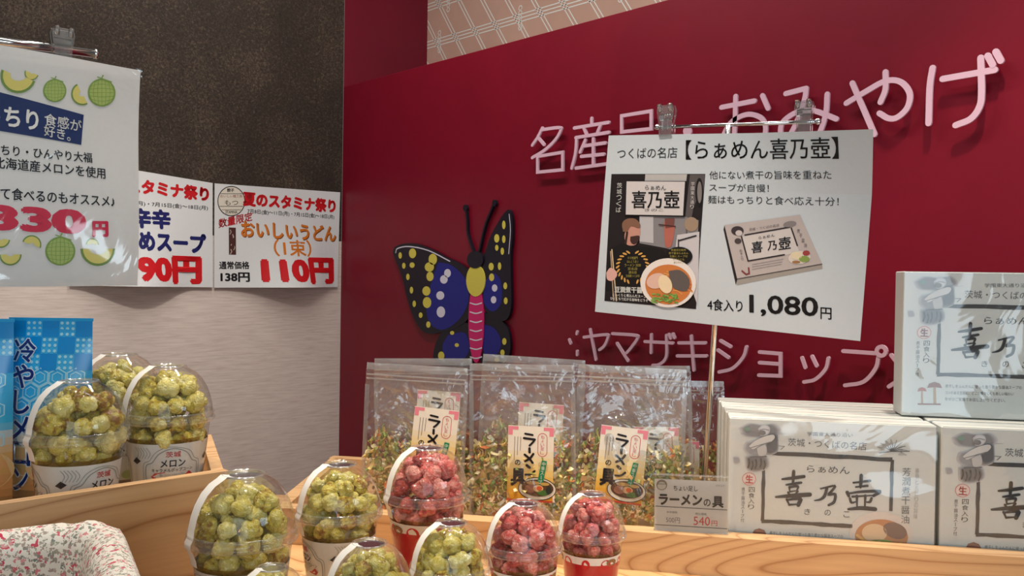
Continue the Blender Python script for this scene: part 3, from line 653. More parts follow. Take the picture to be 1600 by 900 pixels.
# ------------------------------------------------------------------ ramen boxes
def box_face(cv, W_):
    k = W_/1340.0
    cv.tr = lambda x, y: ((x-40)*k-W_/2, -(y-75-(x-40)*0.03)*k)
    G, DG_, LGY = ink((52, 52, 52)), ink((96, 96, 98)), ink((168, 168, 164))
    # brush frame
    def brush(a, b, w):
        n = 9; pts = []; rnd = random.Random(int(a[0]+b[1])); d = Vector((b[0]-a[0], b[1]-a[1])); pr = Vector((-d.y, d.x)).normalized()
        up = [Vector(a)+d*i/n+pr*w*(0.45+0.3*rnd.random()) for i in range(n+1)]; lo = [Vector(a)+d*i/n-pr*w*(0.45+0.3*rnd.random()) for i in range(n, -1, -1)]
        cv.poly([tuple(p) for p in up+lo], G, 2)
    brush((290, 315), (1105, 345), 22); brush((275, 320), (272, 785), 19); brush((265, 785), (860, 800), 22); brush((1103, 345), (1103, 690), 18)
    tp = lambda k0, k1: (lambda t: k0+(k1-k0)*t+0.25*math.sin(math.pi*t))
    def st(w, *p, k=(1.0, 0.55), dy=0.0): cv.line(list(p), w, BLACK, 3, 4 if len(p) > 2 else 0, taper=tp(*k))
    # brushed characters
    st(20, (398, 494), (470, 484), (540, 472), k=(0.7, 1.1)); st(22, (472, 438), (470, 480), (468, 528)); st(17, (424, 532), (470, 524), (522, 514), k=(0.7, 1))
    st(15, (446, 546), (448, 578)); st(17, (446, 548), (500, 540), (494, 572)); st(13, (450, 578), (494, 570)); st(16, (438, 584), (452, 604)); st(16, (500, 574), (480, 602))
    st(24, (358, 618), (460, 606), (580, 594), k=(0.6, 1.2)); st(17, (430, 632), (448, 672)); st(22, (430, 636), (516, 624), (506, 668), k=(0.6, 1.2)); st(16, (446, 668), (508, 662))
    st(19, (650, 552), (740, 530), (722, 565), (704, 590), (744, 588), (738, 640), (704, 662), k=(0.6, 0.9)); st(20, (690, 548), (676, 600), (650, 625), (612, 634), k=(1.0, 0.4))
    st(22, (910, 454), (908, 505), (906, 538)); st(18, (860, 506), (965, 490), k=(0.7, 1)); st(17, (876, 534), (950, 524), k=(0.7, 1)); st(24, (822, 572), (832, 596), k=(1, 0.8)); st(18, (828, 580), (920, 564), (1028, 560), (990, 590), k=(0.7, 1.1))
    st(16, (856, 600), (980, 588)); st(18, (884, 594), (886, 672)); st(18, (938, 590), (936, 672)); st(16, (840, 612), (850, 640), (878, 634)); st(16, (978, 606), (968, 632), (944, 634)); st(23, (832, 686), (910, 676), (1002, 680), k=(0.7, 1.2))
    cv.text('らぁめん', (558, 418), (835, 424), 48, G, 0.0); 
    for ch, x, y in (('き', 566, 712), ('の', 698, 714), ('こ', 820, 722)): cv.text(ch, (x-20, y), (x+20, y), 40, G)
    cv.text('学園東大通り沿い', (555, 180), (850, 184), 28, DG_); cv.text('茨城・つくばの名店', (432, 238), (940, 258), 54, DG_, 0.0)
    # ink wash picture of a cook at the stove
    def wash(pts, g0, g1, lay, steps=4):
        cx = sum(p[0] for p in pts)/len(pts); cy = sum(p[1] for p in pts)/len(pts)
        for q in range(steps):
            k = 1.16-0.28*q/(steps-1); g = int((g0+(g1-g0)*q/(steps-1))/4)*4; cv.poly([(cx+(x-cx)*k, cy+(y-cy)*k) for x, y in pts], ink((g, g, g+2)), lay+q, 5)
    wash([(120, 150), (180, 118), (260, 128), (330, 120), (368, 160), (330, 200), (220, 205), (150, 195)], 188, 128, 2)
    wash([(292, 190), (350, 185), (362, 240), (356, 300), (300, 318), (288, 260)], 160, 92, 4)
    wash([(160, 250), (240, 235), (280, 280), (262, 330), (190, 330), (150, 295)], 192, 148, 4)
    wash([(158, 350), (210, 335), (285, 345), (296, 410), (230, 440), (170, 425)], 184, 112, 4)
    wash([(70, 350), (105, 352), (112, 384), (78, 388)], 196, 156, 2, 3)
    cv.ellipse((160, 152), 22, 15, ink((112, 144, 130)), 8); wash([(236, 150), (262, 128), (296, 134), (306, 160), (288, 188), (250, 190)], 190, 204, 8, 3); cv.ellipse((258, 176), 24, 17, ink((120, 118, 118)), 12); cv.line([(240, 160), (270, 150), (302, 158)], 6, ink((148, 148, 148)), 12, 3)
    cv.poly([(172, 270), (205, 238), (262, 205), (326, 188), (342, 208), (312, 240), (250, 262), (200, 290)], ink((206, 204, 200)), 11, 4); cv.line([(178, 282), (240, 262), (312, 238)], 5, ink((120, 120, 120)), 12, 3)
    cv.poly([(224, 282), (280, 258), (288, 322), (240, 336)], ink((190, 188, 186)), 11, 3)
    for (x, y, w) in ((172, 388, 10), (196, 402, 8), (220, 392, 9), (252, 384, 7), (276, 398, 8)): cv.line([(x, y-30), (x+5, y), (x-4, y+30)], w, ink((66, 66, 68)), 11, 3)
    cv.line([(355, 265), (408, 268), (385, 290)], 4, DG_, 4); cv.line([(120, 186), (420, 183)], 3, LGY, 3); cv.line([(180, 345), (290, 338)], 5, ink((70, 70, 72)), 11)
    # stamp and columns
    cv.ellipse((178, 498), 46, 44, ink((222, 206, 200)), 2); cv.line([(178+44*math.cos(t*math.pi/10), 498+42*math.sin(t*math.pi/10)) for t in range(20)], 4, ink((206, 120, 112)), 3, closed=True); cv.text('生', (153, 497), (205, 499), 58, ink((200, 60, 56)), 0.02, 4)
    cv.vtext('四食入り', (197, 552), (194, 710), 40, G, 0.0); cv.vtext('煮干醤油スープ付', (140, 555), (138, 800), 24, DG_)
    cv.vtext('芳潤煮干醤油', (1196, 392), (1192, 775), 52, DG_, 0.0); cv.vtext('豚骨と丸どりの旨味', (1264, 395), (1258, 740), 24, LGY)
    # sprig drawing
    for a in range(9):
        t = R_(-160+a*22); x, y = 1100, 290; ex, ey = x+math.cos(t)*95, y+math.sin(t)*80; cv.line([(x, y), ((x+ex)/2+8, (y+ey)/2-10), (ex, ey)], 5, DG_, 2, 4)
        cv.poly([(ex, ey), (ex-math.cos(t)*40-12, ey-math.sin(t)*30+10), (ex-math.cos(t)*50, ey-math.sin(t)*40), (ex-math.cos(t)*34+12, ey-math.sin(t)*30-10)], LGY, 3)
    cv.line([(1020, 300), (1100, 290), (1210, 285)], 6, DG_, 3, 4)
    # mushrooms and small print
    BR_, TAN = ink((138, 84, 64)), ink((176, 140, 100))
    for (x, y, s_, cc) in ((172, 895, 30, ink((170, 92, 80))), (252, 870, 48, BR_)):
        cv.poly([(x-s_*0.16, y), (x+s_*0.16, y), (x+s_*0.3, 985), (x-s_*0.1, 985)], TAN, 2); cv.poly([(x-s_, y+8), (x-s_*0.7, y-s_*0.45), (x, y-s_*0.7), (x+s_*0.7, y-s_*0.45), (x+s_, y+8), (x, y+3)], cc, 3)
    cv.line([(150, 990), (290, 990)], 10, BR_, 3)
    for j, t in enumerate(('煮干しをふんだんに使った香り豊かな醤油スープの', 'コシのある生麺に、どこか懐かしくも新しい味わい', 'をぜひご家庭でお召し上がりください。')):
        cv.text(t, (320, 865+j*44), (800-j*50, 872+j*44), 24, DG_)
    # bowl
    cv.ellipse((1040, 850), 200, 155, ink((214, 204, 196)), 2, 36); cv.ellipse((1045, 865), 168, 118, ink((190, 130, 84)), 3, 36)
    cv.ellipse((1000, 840), 80, 62, ink((222, 190, 152)), 4); cv.ellipse((1130, 820), 78, 52, ink((122, 96, 88)), 4, rot=20); cv.ellipse((1040, 920), 90, 40, ink((132, 160, 74)), 4)
    cv.line([(890, 860), (960, 905), (1060, 935), (1170, 905)], 18, ink((226, 176, 104)), 4, 4)
def make_box(W_, H_, D_, name):
    """box standing on edge: local x along the front, front at y=0, bottom at z=0"""
    r = empty(name, (0, 0, 0)); m = MB(); PB = ink((204, 206, 200), 0.4, 0.4); EDGE = ink((236, 228, 214), 0.45)
    m.box((0, D_/2, H_/2), W_, D_, H_, PB, None, 0.0012)
    for zz in (H_,): m.add([(-W_/2+0.002, D_*0.5, zz+0.0001), (W_/2-0.002, D_*0.5, zz+0.0001), (W_/2-0.002, D_*0.5+0.0012, zz+0.0001), (-W_/2+0.002, D_*0.5+0.0012, zz+0.0001)], [[0, 1, 2, 3]], ink((170, 160, 146)))
    m.add([(-W_/2+0.002, 0.0006, H_+0.0001), (W_/2-0.002, 0.0006, H_+0.0001), (W_/2-0.002, 0.006, H_+0.0001), (-W_/2+0.002, 0.006, H_+0.0001)], [[0, 1, 2, 3]], EDGE)
    cv = Canvas(m, (0, 0, H_), (1, 0, 0), (0, 0, 1), (0, -1, 0)); box_face(cv, W_)
    m.build('carton', r)
    m = MB(); e = 0.0042; n = 40
    for (o, ax, ay, w, h) in (((-W_/2, -e, 0.001), (1, 0, 0), (0, 0, 1), W_, H_-0.002),):
        c2 = Canvas(m, o, ax, ay, (0, -1, 0)); c2.disp = lambda a, b: 0.0026*noise.noise(Vector((a*13+b*5, b*16, W_*31)))+0.0004*noise.noise(Vector((a*40, b*34, 3)))
        c2.grid([(0, 0), (w, 0), (w, h), (0, h)], M_WRAP, 0, n, n)
    m.build('shrink_wrap', r, smooth=True)
    return r
DBOX = 0.042
bp = P(0.267, 0, 1.085+0.002)                      # front left corner of the front box
# face plane parallel to the tray front
bx = Vector((math.cos(th), math.sin(th), 0)); by = Vector((-math.sin(th), math.cos(th), 0))
fl = Vector((*plan(FLx, FLz), 0)); off = (bp-fl).dot(by)
off = 0.034; org = fl+by*off
tl = on_plane(1140, 654, org, by); tr_ = on_plane(1464, 666, org, by)
WB = (tr_-tl).dot(bx); HBX = (tl.z+tr_.z)/2-zl(HF)
proto_box = make_box(WB, HBX, DBOX, 'ramen_box')
fx = (tl+tr_)/2; names = []
def place_box(i, o, loc, rz, label, sc=1.0):
    o.location = loc; o.rotation_euler = (0, 0, rz); o.scale = (sc,)*3
    tag(o, label, 'box', 'grey ramen noodle boxes')
first = True
order = ['front box', 'second box from the front', 'third box from the front', 'rear box']
for col, cname in ((0, 'left-hand'), (1, 'right-hand')):
    for i in range(4):
        o = proto_box if first else copy_tree(proto_box); first = False
        base = fx+bx*(col*(WB+0.005)-[0, 0.002, 0.004, 0.006][i])+by*i*(DBOX+0.0085); base.z = zl(HF)+0.0008
        place_box(i, o, base, th+[0, 0.006, -0.004, 0.008][i]*(1-col), 'grey ramen box on edge, %s in the %s file' % (order[i], cname))
# upper box standing on the filed boxes
ub = copy_tree(proto_box); org2 = org+by*(1.4*(DBOX+0.0085)); l2 = on_plane(1408, 637, org2, by)
base = l2+bx*(WB*1.03/2); base.z = zl(HF)+HBX+0.0022
place_box(0, ub, base, th, 'pale grey ramen box displayed upright on top of the filed boxes at the right edge', 1.03)

# ------------------------------------------------------------------ poster and its stand
dx, dz = math.cos(R_(34)), -math.sin(R_(34)); ax = (RH*dx+FH*dz).normalized(); pn = ax.cross(WZ).normalized()
if pn.dot(CAM-P(0.2, 0, 1.19)) < 0: pn = -pn
pc = P((1150-800)/FPX*1.19, 0, 1.19); po2 = on_plane(930, 487, pc, pn)
m = MB(); cv = Canvas(m, po2, ax, WZ, pn).px_tr()
A, B, C, D = [cv.ab(p) for p in ((952, 212), (1369, 205), (1344, 533), (930, 487))]
cv.disp = lambda a, b: 0.004*math.sin(a*9+0.5)*math.sin(b*8+0.3)+0.010*max(0, a-0.24)/0.06*max(0, b-0.16)/0.05*0.5
cv.grid([(952, 212), (1369, 205), (1344, 533), (930, 487)], ink((190, 198, 204), 0.55), 0, 24, 20)
K6 = (920, 190, 2.5); cv.px_tr(*K6)
cv.text('つくばの名店', (115, 126), (350, 122), 42, BLACK, -0.005); cv.text('【らぁめん喜乃壺】', (383, 112), (982, 106), 80, BLACK, 0.006)
cv.text('他にない煮干の旨味を重ねた', (475, 210), (950, 209), 33, BLACK, 0.0); cv.text('スープが自慢！', (475, 258), (705, 261), 30, BLACK, 0.0); cv.text('麺はもっちりと食べ応え十分！', (470, 305), (975, 312), 33, BLACK, 0.0)
cv.text('4食入り', (465, 714), (602, 721), 46, BLACK, 0.012); cv.text('1,080', (628, 716), (896, 730), 84, BLACK, 0.02); cv.text('円', (905, 748), (948, 751), 46, BLACK, 0.01)
# printed advert with bowl of ramen
K7 = (940, 260, 3.912); cv.px_tr(*K7)
cv.grid([(66, 48), (640, 48), (580, 872), (20, 822)], ink((30, 24, 26)), 2, 12)
cv.poly([(275, 50), (530, 50), (525, 92), (272, 92)], ink((176, 172, 170)), 3)
cv.poly([(548, 52), (638, 52), (600, 540), (525, 480), (520, 300)], ink((84, 78, 78)), 3); cv.ellipse((605, 160), 24, 88, ink((20, 18, 20)), 4); cv.ellipse((607, 160), 14, 66, ink((120, 114, 112)), 5)
cv.poly([(240, 305), (520, 310), (600, 330), (590, 560), (400, 500), (240, 470)], ink((126, 122, 126)), 3); cv.poly([(240, 305), (325, 308), (325, 470), (240, 460)], ink((176, 174, 178)), 4)
cv.poly([(470, 420), (605, 400), (590, 850), (540, 700), (450, 560)], ink((190, 186, 190)), 4); cv.ellipse((557, 355), 42, 44, ink((150, 128, 108)), 5)
cv.line([(480, 455), (585, 425)], 9, ink((40, 34, 36)), 6); cv.line([(478, 450), (478, 500)], 8, ink((60, 52, 56)), 6)
cv.poly([(390, 340), (440, 335), (455, 380), (440, 470), (425, 495), (400, 490), (392, 430)], ink((168, 96, 84)), 5, 4); cv.poly([(395, 320), (455, 318), (450, 370), (400, 380)], ink((112, 66, 60)), 6)
cv.line([(360, 357), (460, 368)], 7, ink((70, 40, 38)), 7)
# cook in a brown cap and black shirt
cv.poly([(60, 500), (150, 470), (240, 490), (330, 500), (400, 540), (400, 720), (60, 760), (35, 700)], ink((20, 18, 20)), 4, 4)
cv.poly([(160, 370), (235, 360), (246, 400), (238, 440), (215, 480), (165, 480), (148, 430)], ink((186, 134, 120)), 6, 4); cv.poly([(185, 430), (240, 425), (232, 462), (205, 478), (185, 460)], ink((62, 40, 38)), 7, 3)
cv.poly([(140, 400), (135, 350), (165, 322), (215, 322), (245, 352), (240, 378), (190, 366), (165, 400)], ink((122, 88, 70)), 8, 4)
cv.line([(165, 405), (155, 470)], 14, ink((52, 36, 32)), 7)
cv.poly([(35, 650), (60, 620), (95, 640), (100, 670), (70, 700), (40, 690)], ink((206, 160, 150)), 7, 4); cv.line([(70, 510), (95, 820)], 8, ink((196, 172, 140)), 6); cv.line([(62, 520), (78, 820)], 6, ink((176, 150, 120)), 6)
# name plaque
cv.grid([(156, 90), (528, 92), (516, 310), (150, 300)], BLACK, 9, 4); cv.grid([(163, 94), (520, 96), (508, 302), (158, 296)], ink((196, 190, 190)), 10, 4)
cv.text('らぁめん', (278, 132), (405, 134), 28, BLACK, 0.0, 12); cv.text('喜乃壺', (195, 205), (488, 205), 108, BLACK, 0.012, 12); cv.text('きのこ', (275, 268), (390, 268), 16, ink((90, 86, 86)), 0, 12)
cv.vtext('茨城つくば', (120, 100), (112, 285), 32, WH, 0.01, 9); cv.vtext('学園東大通り', (568, 95), (562, 262), 22, ink((190, 186, 186)), 0.0, 9)
GOLD = ink((198, 150, 78)); LEMON = ink((206, 192, 98))
for sd in (-1, 1):
    for k in range(11):
        t = R_(90+sd*(18+k*14.5)); x, y = 198+math.cos(t)*92, 615+math.sin(t)*94; tt = t+sd*0.9
        cv.ellipse((x, y), 15, 6, GOLD, 8, 10, rot=math.degrees(tt)+90)
for j, (t, w) in enumerate((('その他部門', 62), ('ほんとうまい', 70), ('ラーメン 2020', 100), ('百名店', 60), ('選出店', 50), ('茨城県つくば市', 84))): cv.text(t, (198-w/2, 560+j*22), (198+w/2, 560+j*22), 17, LEMON, 0.01, 8)
cv.ellipse((482, 550), 82, 58, ink((18, 16, 18)), 8)
for j, (t, w) in enumerate((('数量限定販売', 90), ('煮干醤油らぁめん', 120), ('生麺とスープ付', 110), ('ギフトにも', 70), ('オンライン', 60))): cv.text(t, (480-w/2, 512+j*19), (480+w/2, 512+j*19), 14, LEMON, 0.01, 10)
cv.ellipse((415, 712), 170, 150, ink((222, 214, 208)), 9, 40); cv.ellipse((417, 722), 142, 122, ink((196, 118, 62)), 10, 40)
for k in range(26):
    rn = random.Random(k); a = rn.uniform(-2.6, 0.5); x, y = 417+math.cos(a)*rn.uniform(60, 128), 735-math.sin(a)*0-math.sin(-a)*rn.uniform(30, 95); cv.line([(x-26, y-8), (x, y+rn.uniform(-6, 12)), (x+26, y+rn.uniform(-4, 16))], 6, ink((214, 150, 84) if k % 2 else (190, 96, 48)), 11, 3)
cv.ellipse((345, 700), 62, 46, ink((214, 176, 160)), 12, rot=-18); cv.ellipse((398, 720), 40, 58, ink((226, 204, 168)), 13, rot=-20); cv.poly([(420, 640), (490, 635), (545, 690), (530, 760), (460, 750), (430, 710)], ink((92, 84, 82)), 12, 3)
for k in range(40):
    rn = random.Random(100+k); x, y = rn.uniform(320, 470), rn.uniform(775, 838); cv.line([(x-9, y), (x+9, y+rn.uniform(-8, 8))], 8, ink((128, 168, 84) if k % 2 else (98, 140, 62)), 13)
cv.text('豆潤煮干醤油', (85, 752), (290, 758), 38, WH, 0.03, 8); cv.text('じっくりと煮込んだスープ', (75, 785), (280, 795), 18, WH, 0, 8); cv.text('ひとくちで広がる旨味をどうぞ', (60, 806), (290, 820), 18, WH, 0, 8)
# printed picture of a box
K8 = (1100, 320, 6.43); cv.px_tr(*K8)
cv.poly([(205, 250), (215, 205), (340, 745), (325, 805)], ink((36, 30, 34)), 2); cv.poly([(340, 745), (1185, 595), (1188, 640), (335, 806)], ink((152, 146, 140)), 2); cv.grid([(215, 205), (965, 100), (1185, 595), (340, 745)], ink((178, 168, 166)), 3, 4)
cv.line([(340, 745), (1185, 595)], 7, ink((60, 54, 56)), 4); cv.poly([(385, 322), (880, 232), (960, 480), (450, 565)], ink((196, 190, 188)), 4)
for a, b in (((420, 305), (860, 226)), ((385, 320), (450, 565)), ((450, 565), (810, 502)), ((880, 235), (940, 410))): cv.line([a, b], 14, ink((44, 36, 40)), 5)
for ch, x, y, s_ in (('喜', 540, 425, 110), ('乃', 690, 410, 90), ('壺', 815, 385, 120)): cv.text(ch, (x-s_/2, y+s_*0.07), (x+s_/2, y-s_*0.07), s_*1.05, BLACK, 0.01, 6)
cv.text('らぁめん', (555, 335), (715, 305), 30, BLACK, 0, 6); cv.text('茨城・つくばの名店', (460, 252), (760, 205), 30, DG and ink((96, 88, 90)), 0, 5)
cv.ellipse((345, 262), 62, 46, ink((58, 50, 54)), 5); cv.ellipse((360, 285), 34, 28, ink((190, 182, 182)), 6); cv.ellipse((350, 365), 34, 28, ink((70, 62, 64)), 5); cv.ellipse((865, 195), 66, 30, ink((128, 120, 122)), 5, rot=-10)
cv.ellipse((960, 530), 110, 66, ink((206, 196, 188)), 5, rot=-8); cv.ellipse((930, 510), 56, 40, ink((214, 200, 170)), 6); cv.ellipse((1030, 485), 36, 26, ink((150, 60, 60)), 7); cv.ellipse((1010, 545), 52, 32, ink((128, 150, 74)), 6); cv.ellipse((930, 575), 40, 14, ink((150, 108, 66)), 7)
for j in range(3): cv.line([(490, 600+j*24), (800-j*10, 545+j*26)], 5, ink((140, 130, 130)), 5)
cv.vtext('四食入り', (375, 450), (395, 560), 22, ink((90, 82, 84)), 0, 5); cv.vtext('煮干醤油', (940, 240), (1030, 430), 30, ink((100, 92, 94)), 0, 5)
cv.line([(390, 665), (430, 700), (460, 690), (455, 635)], 16, ink((120, 56, 56)), 5)
tag(m.build('poster', None, origin=po2), 'white paper poster advertising ramen at 1,080 yen, clipped to a chrome stand', 'poster')
def pst(px, py, d=-0.008): return on_plane(px, py, po2+pn*d, pn)
e1_, e2_ = pst(1027, 199, -0.012), pst(1278, 190, -0.012)
topc = e1_+(e2_-e1_)*0.47; 
pole_b = on_plane(1109, 626, topc, (CAM-topc).normalized()*1.0)
stand = empty('poster_stand', Vector((pole_b.x, pole_b.y, zl(HF)))); tag(stand, 'chrome T-shaped stand behind the ramen poster', 'sign stand')
m = MB(); m.tube([e1_, e2_], 0.0026, M_CHROME, 12); m.build('crossbar', stand, world=True, smooth=True)
for e in (e1_, e2_):
    m = MB(); m.sphere(e, 0.0045, M_CHROME); m.build('end_ball', stand, world=True, smooth=True)
foot = Vector((pole_b.x, pole_b.y, zl(HF))); foot += (foot-topc)*0.0
dirp = (pole_b-topc); foot = topc+dirp*((zl(HF)+0.004-topc.z)/dirp.z)
m = MB(); m.tube([topc, foot], 0.0042, M_CHROME, 14); m.build('pole', stand, world=True, smooth=True)
m = MB(); m.tube([foot+Vector((0, 0, -0.003)), foot+Vector((0, 0, 0.002))], 0.010, M_CHROME, 24); m.build('base', stand, world=True)
pyaw = math.atan2(ax.y, ax.x)
clip(1042, 188, pst(1042, 195, 0.0), pn, 'clear clip on the crossbar at the upper left of the ramen poster', 1.14, yaw=pyaw)
clip(1257, 181, pst(1257, 190, 0.0), pn, 'clear clip on the crossbar at the upper right of the ramen poster', 1.03, yaw=pyaw)

# ------------------------------------------------------------------ price tag on the tray's front board
m = MB(); tn = -by; to = on_plane(1022, 834, fl+by*0.014, by); cv = Canvas(m, to, bx, WZ, tn).px_tr()
to.z = zl(HB)+0.0005
ptag = empty('price_tag', to+bx*0.04); tag(ptag, 'small white price card for ramen toppings, 540 yen, in a clear holder', 'price tag')
KP = (1010, 727.2, 7.5); cv.px_tr(*KP)
quad = [(98, 155), (955, 190), (948, 806), (92, 768)]
cv.grid(quad, ink((226, 218, 208), 0.4), 0, 2)
cv.text('ちょい足し', (318, 265), (600, 275), 62, BLACK, 0.01); cv.text('ラーメン', (145, 395), (655, 410), 130, BLACK, 0.045); cv.text('の', (670, 435), (752, 438), 85, BLACK, 0.02); cv.text('具', (770, 425), (905, 430), 135, BLACK, 0.04)
for a, b in (((108, 476), (945, 522)), ((105, 692), (945, 742))): cv.line([a, b], 8, ink((70, 66, 64)), 2)
cv.text('本体価格', (235, 545), (362, 550), 26, ink((120, 116, 112))); cv.text('税込価格', (575, 565), (705, 572), 28, ink((110, 106, 102)))
cv.text('500円', (230, 635), (392, 645), 66, ink((110, 106, 102)), -0.005); cv.text('540', (552, 648), (745, 655), 100, ink((214, 58, 60)), 0.0); cv.text('円', (762, 678), (830, 680), 62, ink((214, 58, 60)), 0)
cv.ellipse((180, 228), 64, 62, ink((150, 134, 112)), 2); cv.ellipse((180, 236), 50, 44, ink((214, 206, 190)), 3); cv.line([(130, 215), (232, 215)], 6, ink((90, 80, 66)), 4); cv.text('0927', (815, 236), (915, 240), 22, ink((170, 166, 162)))
def sit(m):
    for v in m.v: v.z = max(v.z, zl(HB)+0.0006)
sit(m); m.build('card', ptag, world=True)
m = MB(); cv2 = Canvas(m, to, bx, WZ, tn).px_tr(*KP); cv2.grid([(78, 92), (965, 128), (958, 808), (84, 770)], make_film('clear_tag_plastic', (0.95, 0.96, 0.95), 1.5, 0.05, 0.02, boost=1.2), 6, 3)
cv2.solid([(78, 92), (965, 128), (965, 145), (78, 106)], M_RIM, -0.002, 0.0025); cv2.solid([(84, 758), (958, 796), (958, 808), (84, 770)], M_RIM, -0.006, 0.004)
sit(m); m.build('clear_holder', ptag, world=True)

# ------------------------------------------------------------------ popcorn cups
RIM = 0.09
DOME = [(0.0490, 0.0), (0.0492, 0.006), (0.0484, 0.014), (0.0462, 0.024), (0.0425, 0.034), (0.0370, 0.0435), (0.0300, 0.0510), (0.0225, 0.0555), (0.0205, 0.0568), (0.0200, 0.0580), (0.0190, 0.0582), (0.0180, 0.0572), (0.0100, 0.0570), (0.0002, 0.0570)]
def dome_r(z):
    for (r0, z0), (r1, z1) in zip(DOME[:9], DOME[1:9]):
        if z0 <= z <= z1: return r0+(r1-r0)*(z-z0)/max(1e-6, z1-z0)
    return 0.047+0.0115*z/RIM if z < 0 else 0.02
def body_r(z): return 0.036+(0.0468-0.036)*z/RIM
def mesh_of(mb, name, smooth=True):
    o = mb.build(name, None, smooth=smooth); me = o.data; bpy.data.objects.remove(o); return me
m = MB(); m.lathe(DOME, M_DOME, 56); ME_DOME = mesh_of(m, 'dome_lid')
m = MB(); m.lathe([(0.0470, -0.0035), (0.0505, -0.0035), (0.0518, -0.0015), (0.0518, 0.0005), (0.0500, 0.0015), (0.0500, 0.0045), (0.0512, 0.0055), (0.0505, 0.0075), (0.0491, 0.0080)], M_RIM, 56); ME_RIM = mesh_of(m, 'lid_rim')
m = MB(); m.lathe([(0.0182, 0.0576), (0.0188, 0.0592), (0.0199, 0.0592), (0.0206, 0.0576)], M_RIM, 40); m.lathe([(0.0002, 0.05705), (0.0178, 0.05705)], make_film('frosted_lid_plastic', (0.88, 0.88, 0.87), 1.5, 0.2, 0.20), 40); ME_TOP = mesh_of(m, 'lid_top_ring')
m = MB(); m.lathe([(0.0002, 0.0), (0.035, 0.0), (0.0362, 0.002)]+[(body_r(z), z) for z in (0.01, 0.03, 0.05, 0.07, 0.084)]+[(0.0470, 0.0865)], M_DOME, 48); ME_BODY = mesh_of(m, 'cup_body')
def tape_mesh():
    m = MB(); path = [(0.012, 0.0578), (0.0195, 0.0592), (0.0235, 0.0562), (0.0305, 0.0520), (0.0376, 0.0444), (0.0432, 0.0346), (0.0469, 0.0244), (0.0491, 0.0143), (0.0500, 0.0065), (0.0524, 0.002), (0.0524, -0.003), (0.050, -0.006), (0.0472, -0.014), (0.0462, -0.020)]
    vs = []; w = 0.0074
    for r, z in path:
        for s in (-1, -0.33, 0.33, 1):
            x = w*s; rr = math.sqrt(max(1e-8, r*r-0*x*x)); vs.append((x, -(rr+0.0005), z))
    # drape across: pull the edges back onto the round of the lid
    out = []
    for (x, y, z) in vs:
        r = -y; out.append((x, -math.sqrt(max(r*r-x*x, (r*0.85)**2)), z))
    fs = [[i*4+k, i*4+k+1, i*4+k+5, i*4+k+4] for i in range(len(path)-1) for k in range(3)]
    m.add(out, fs, M_TAPE); return mesh_of(m, 'seal_tape')
ME_TAPE = tape_mesh()
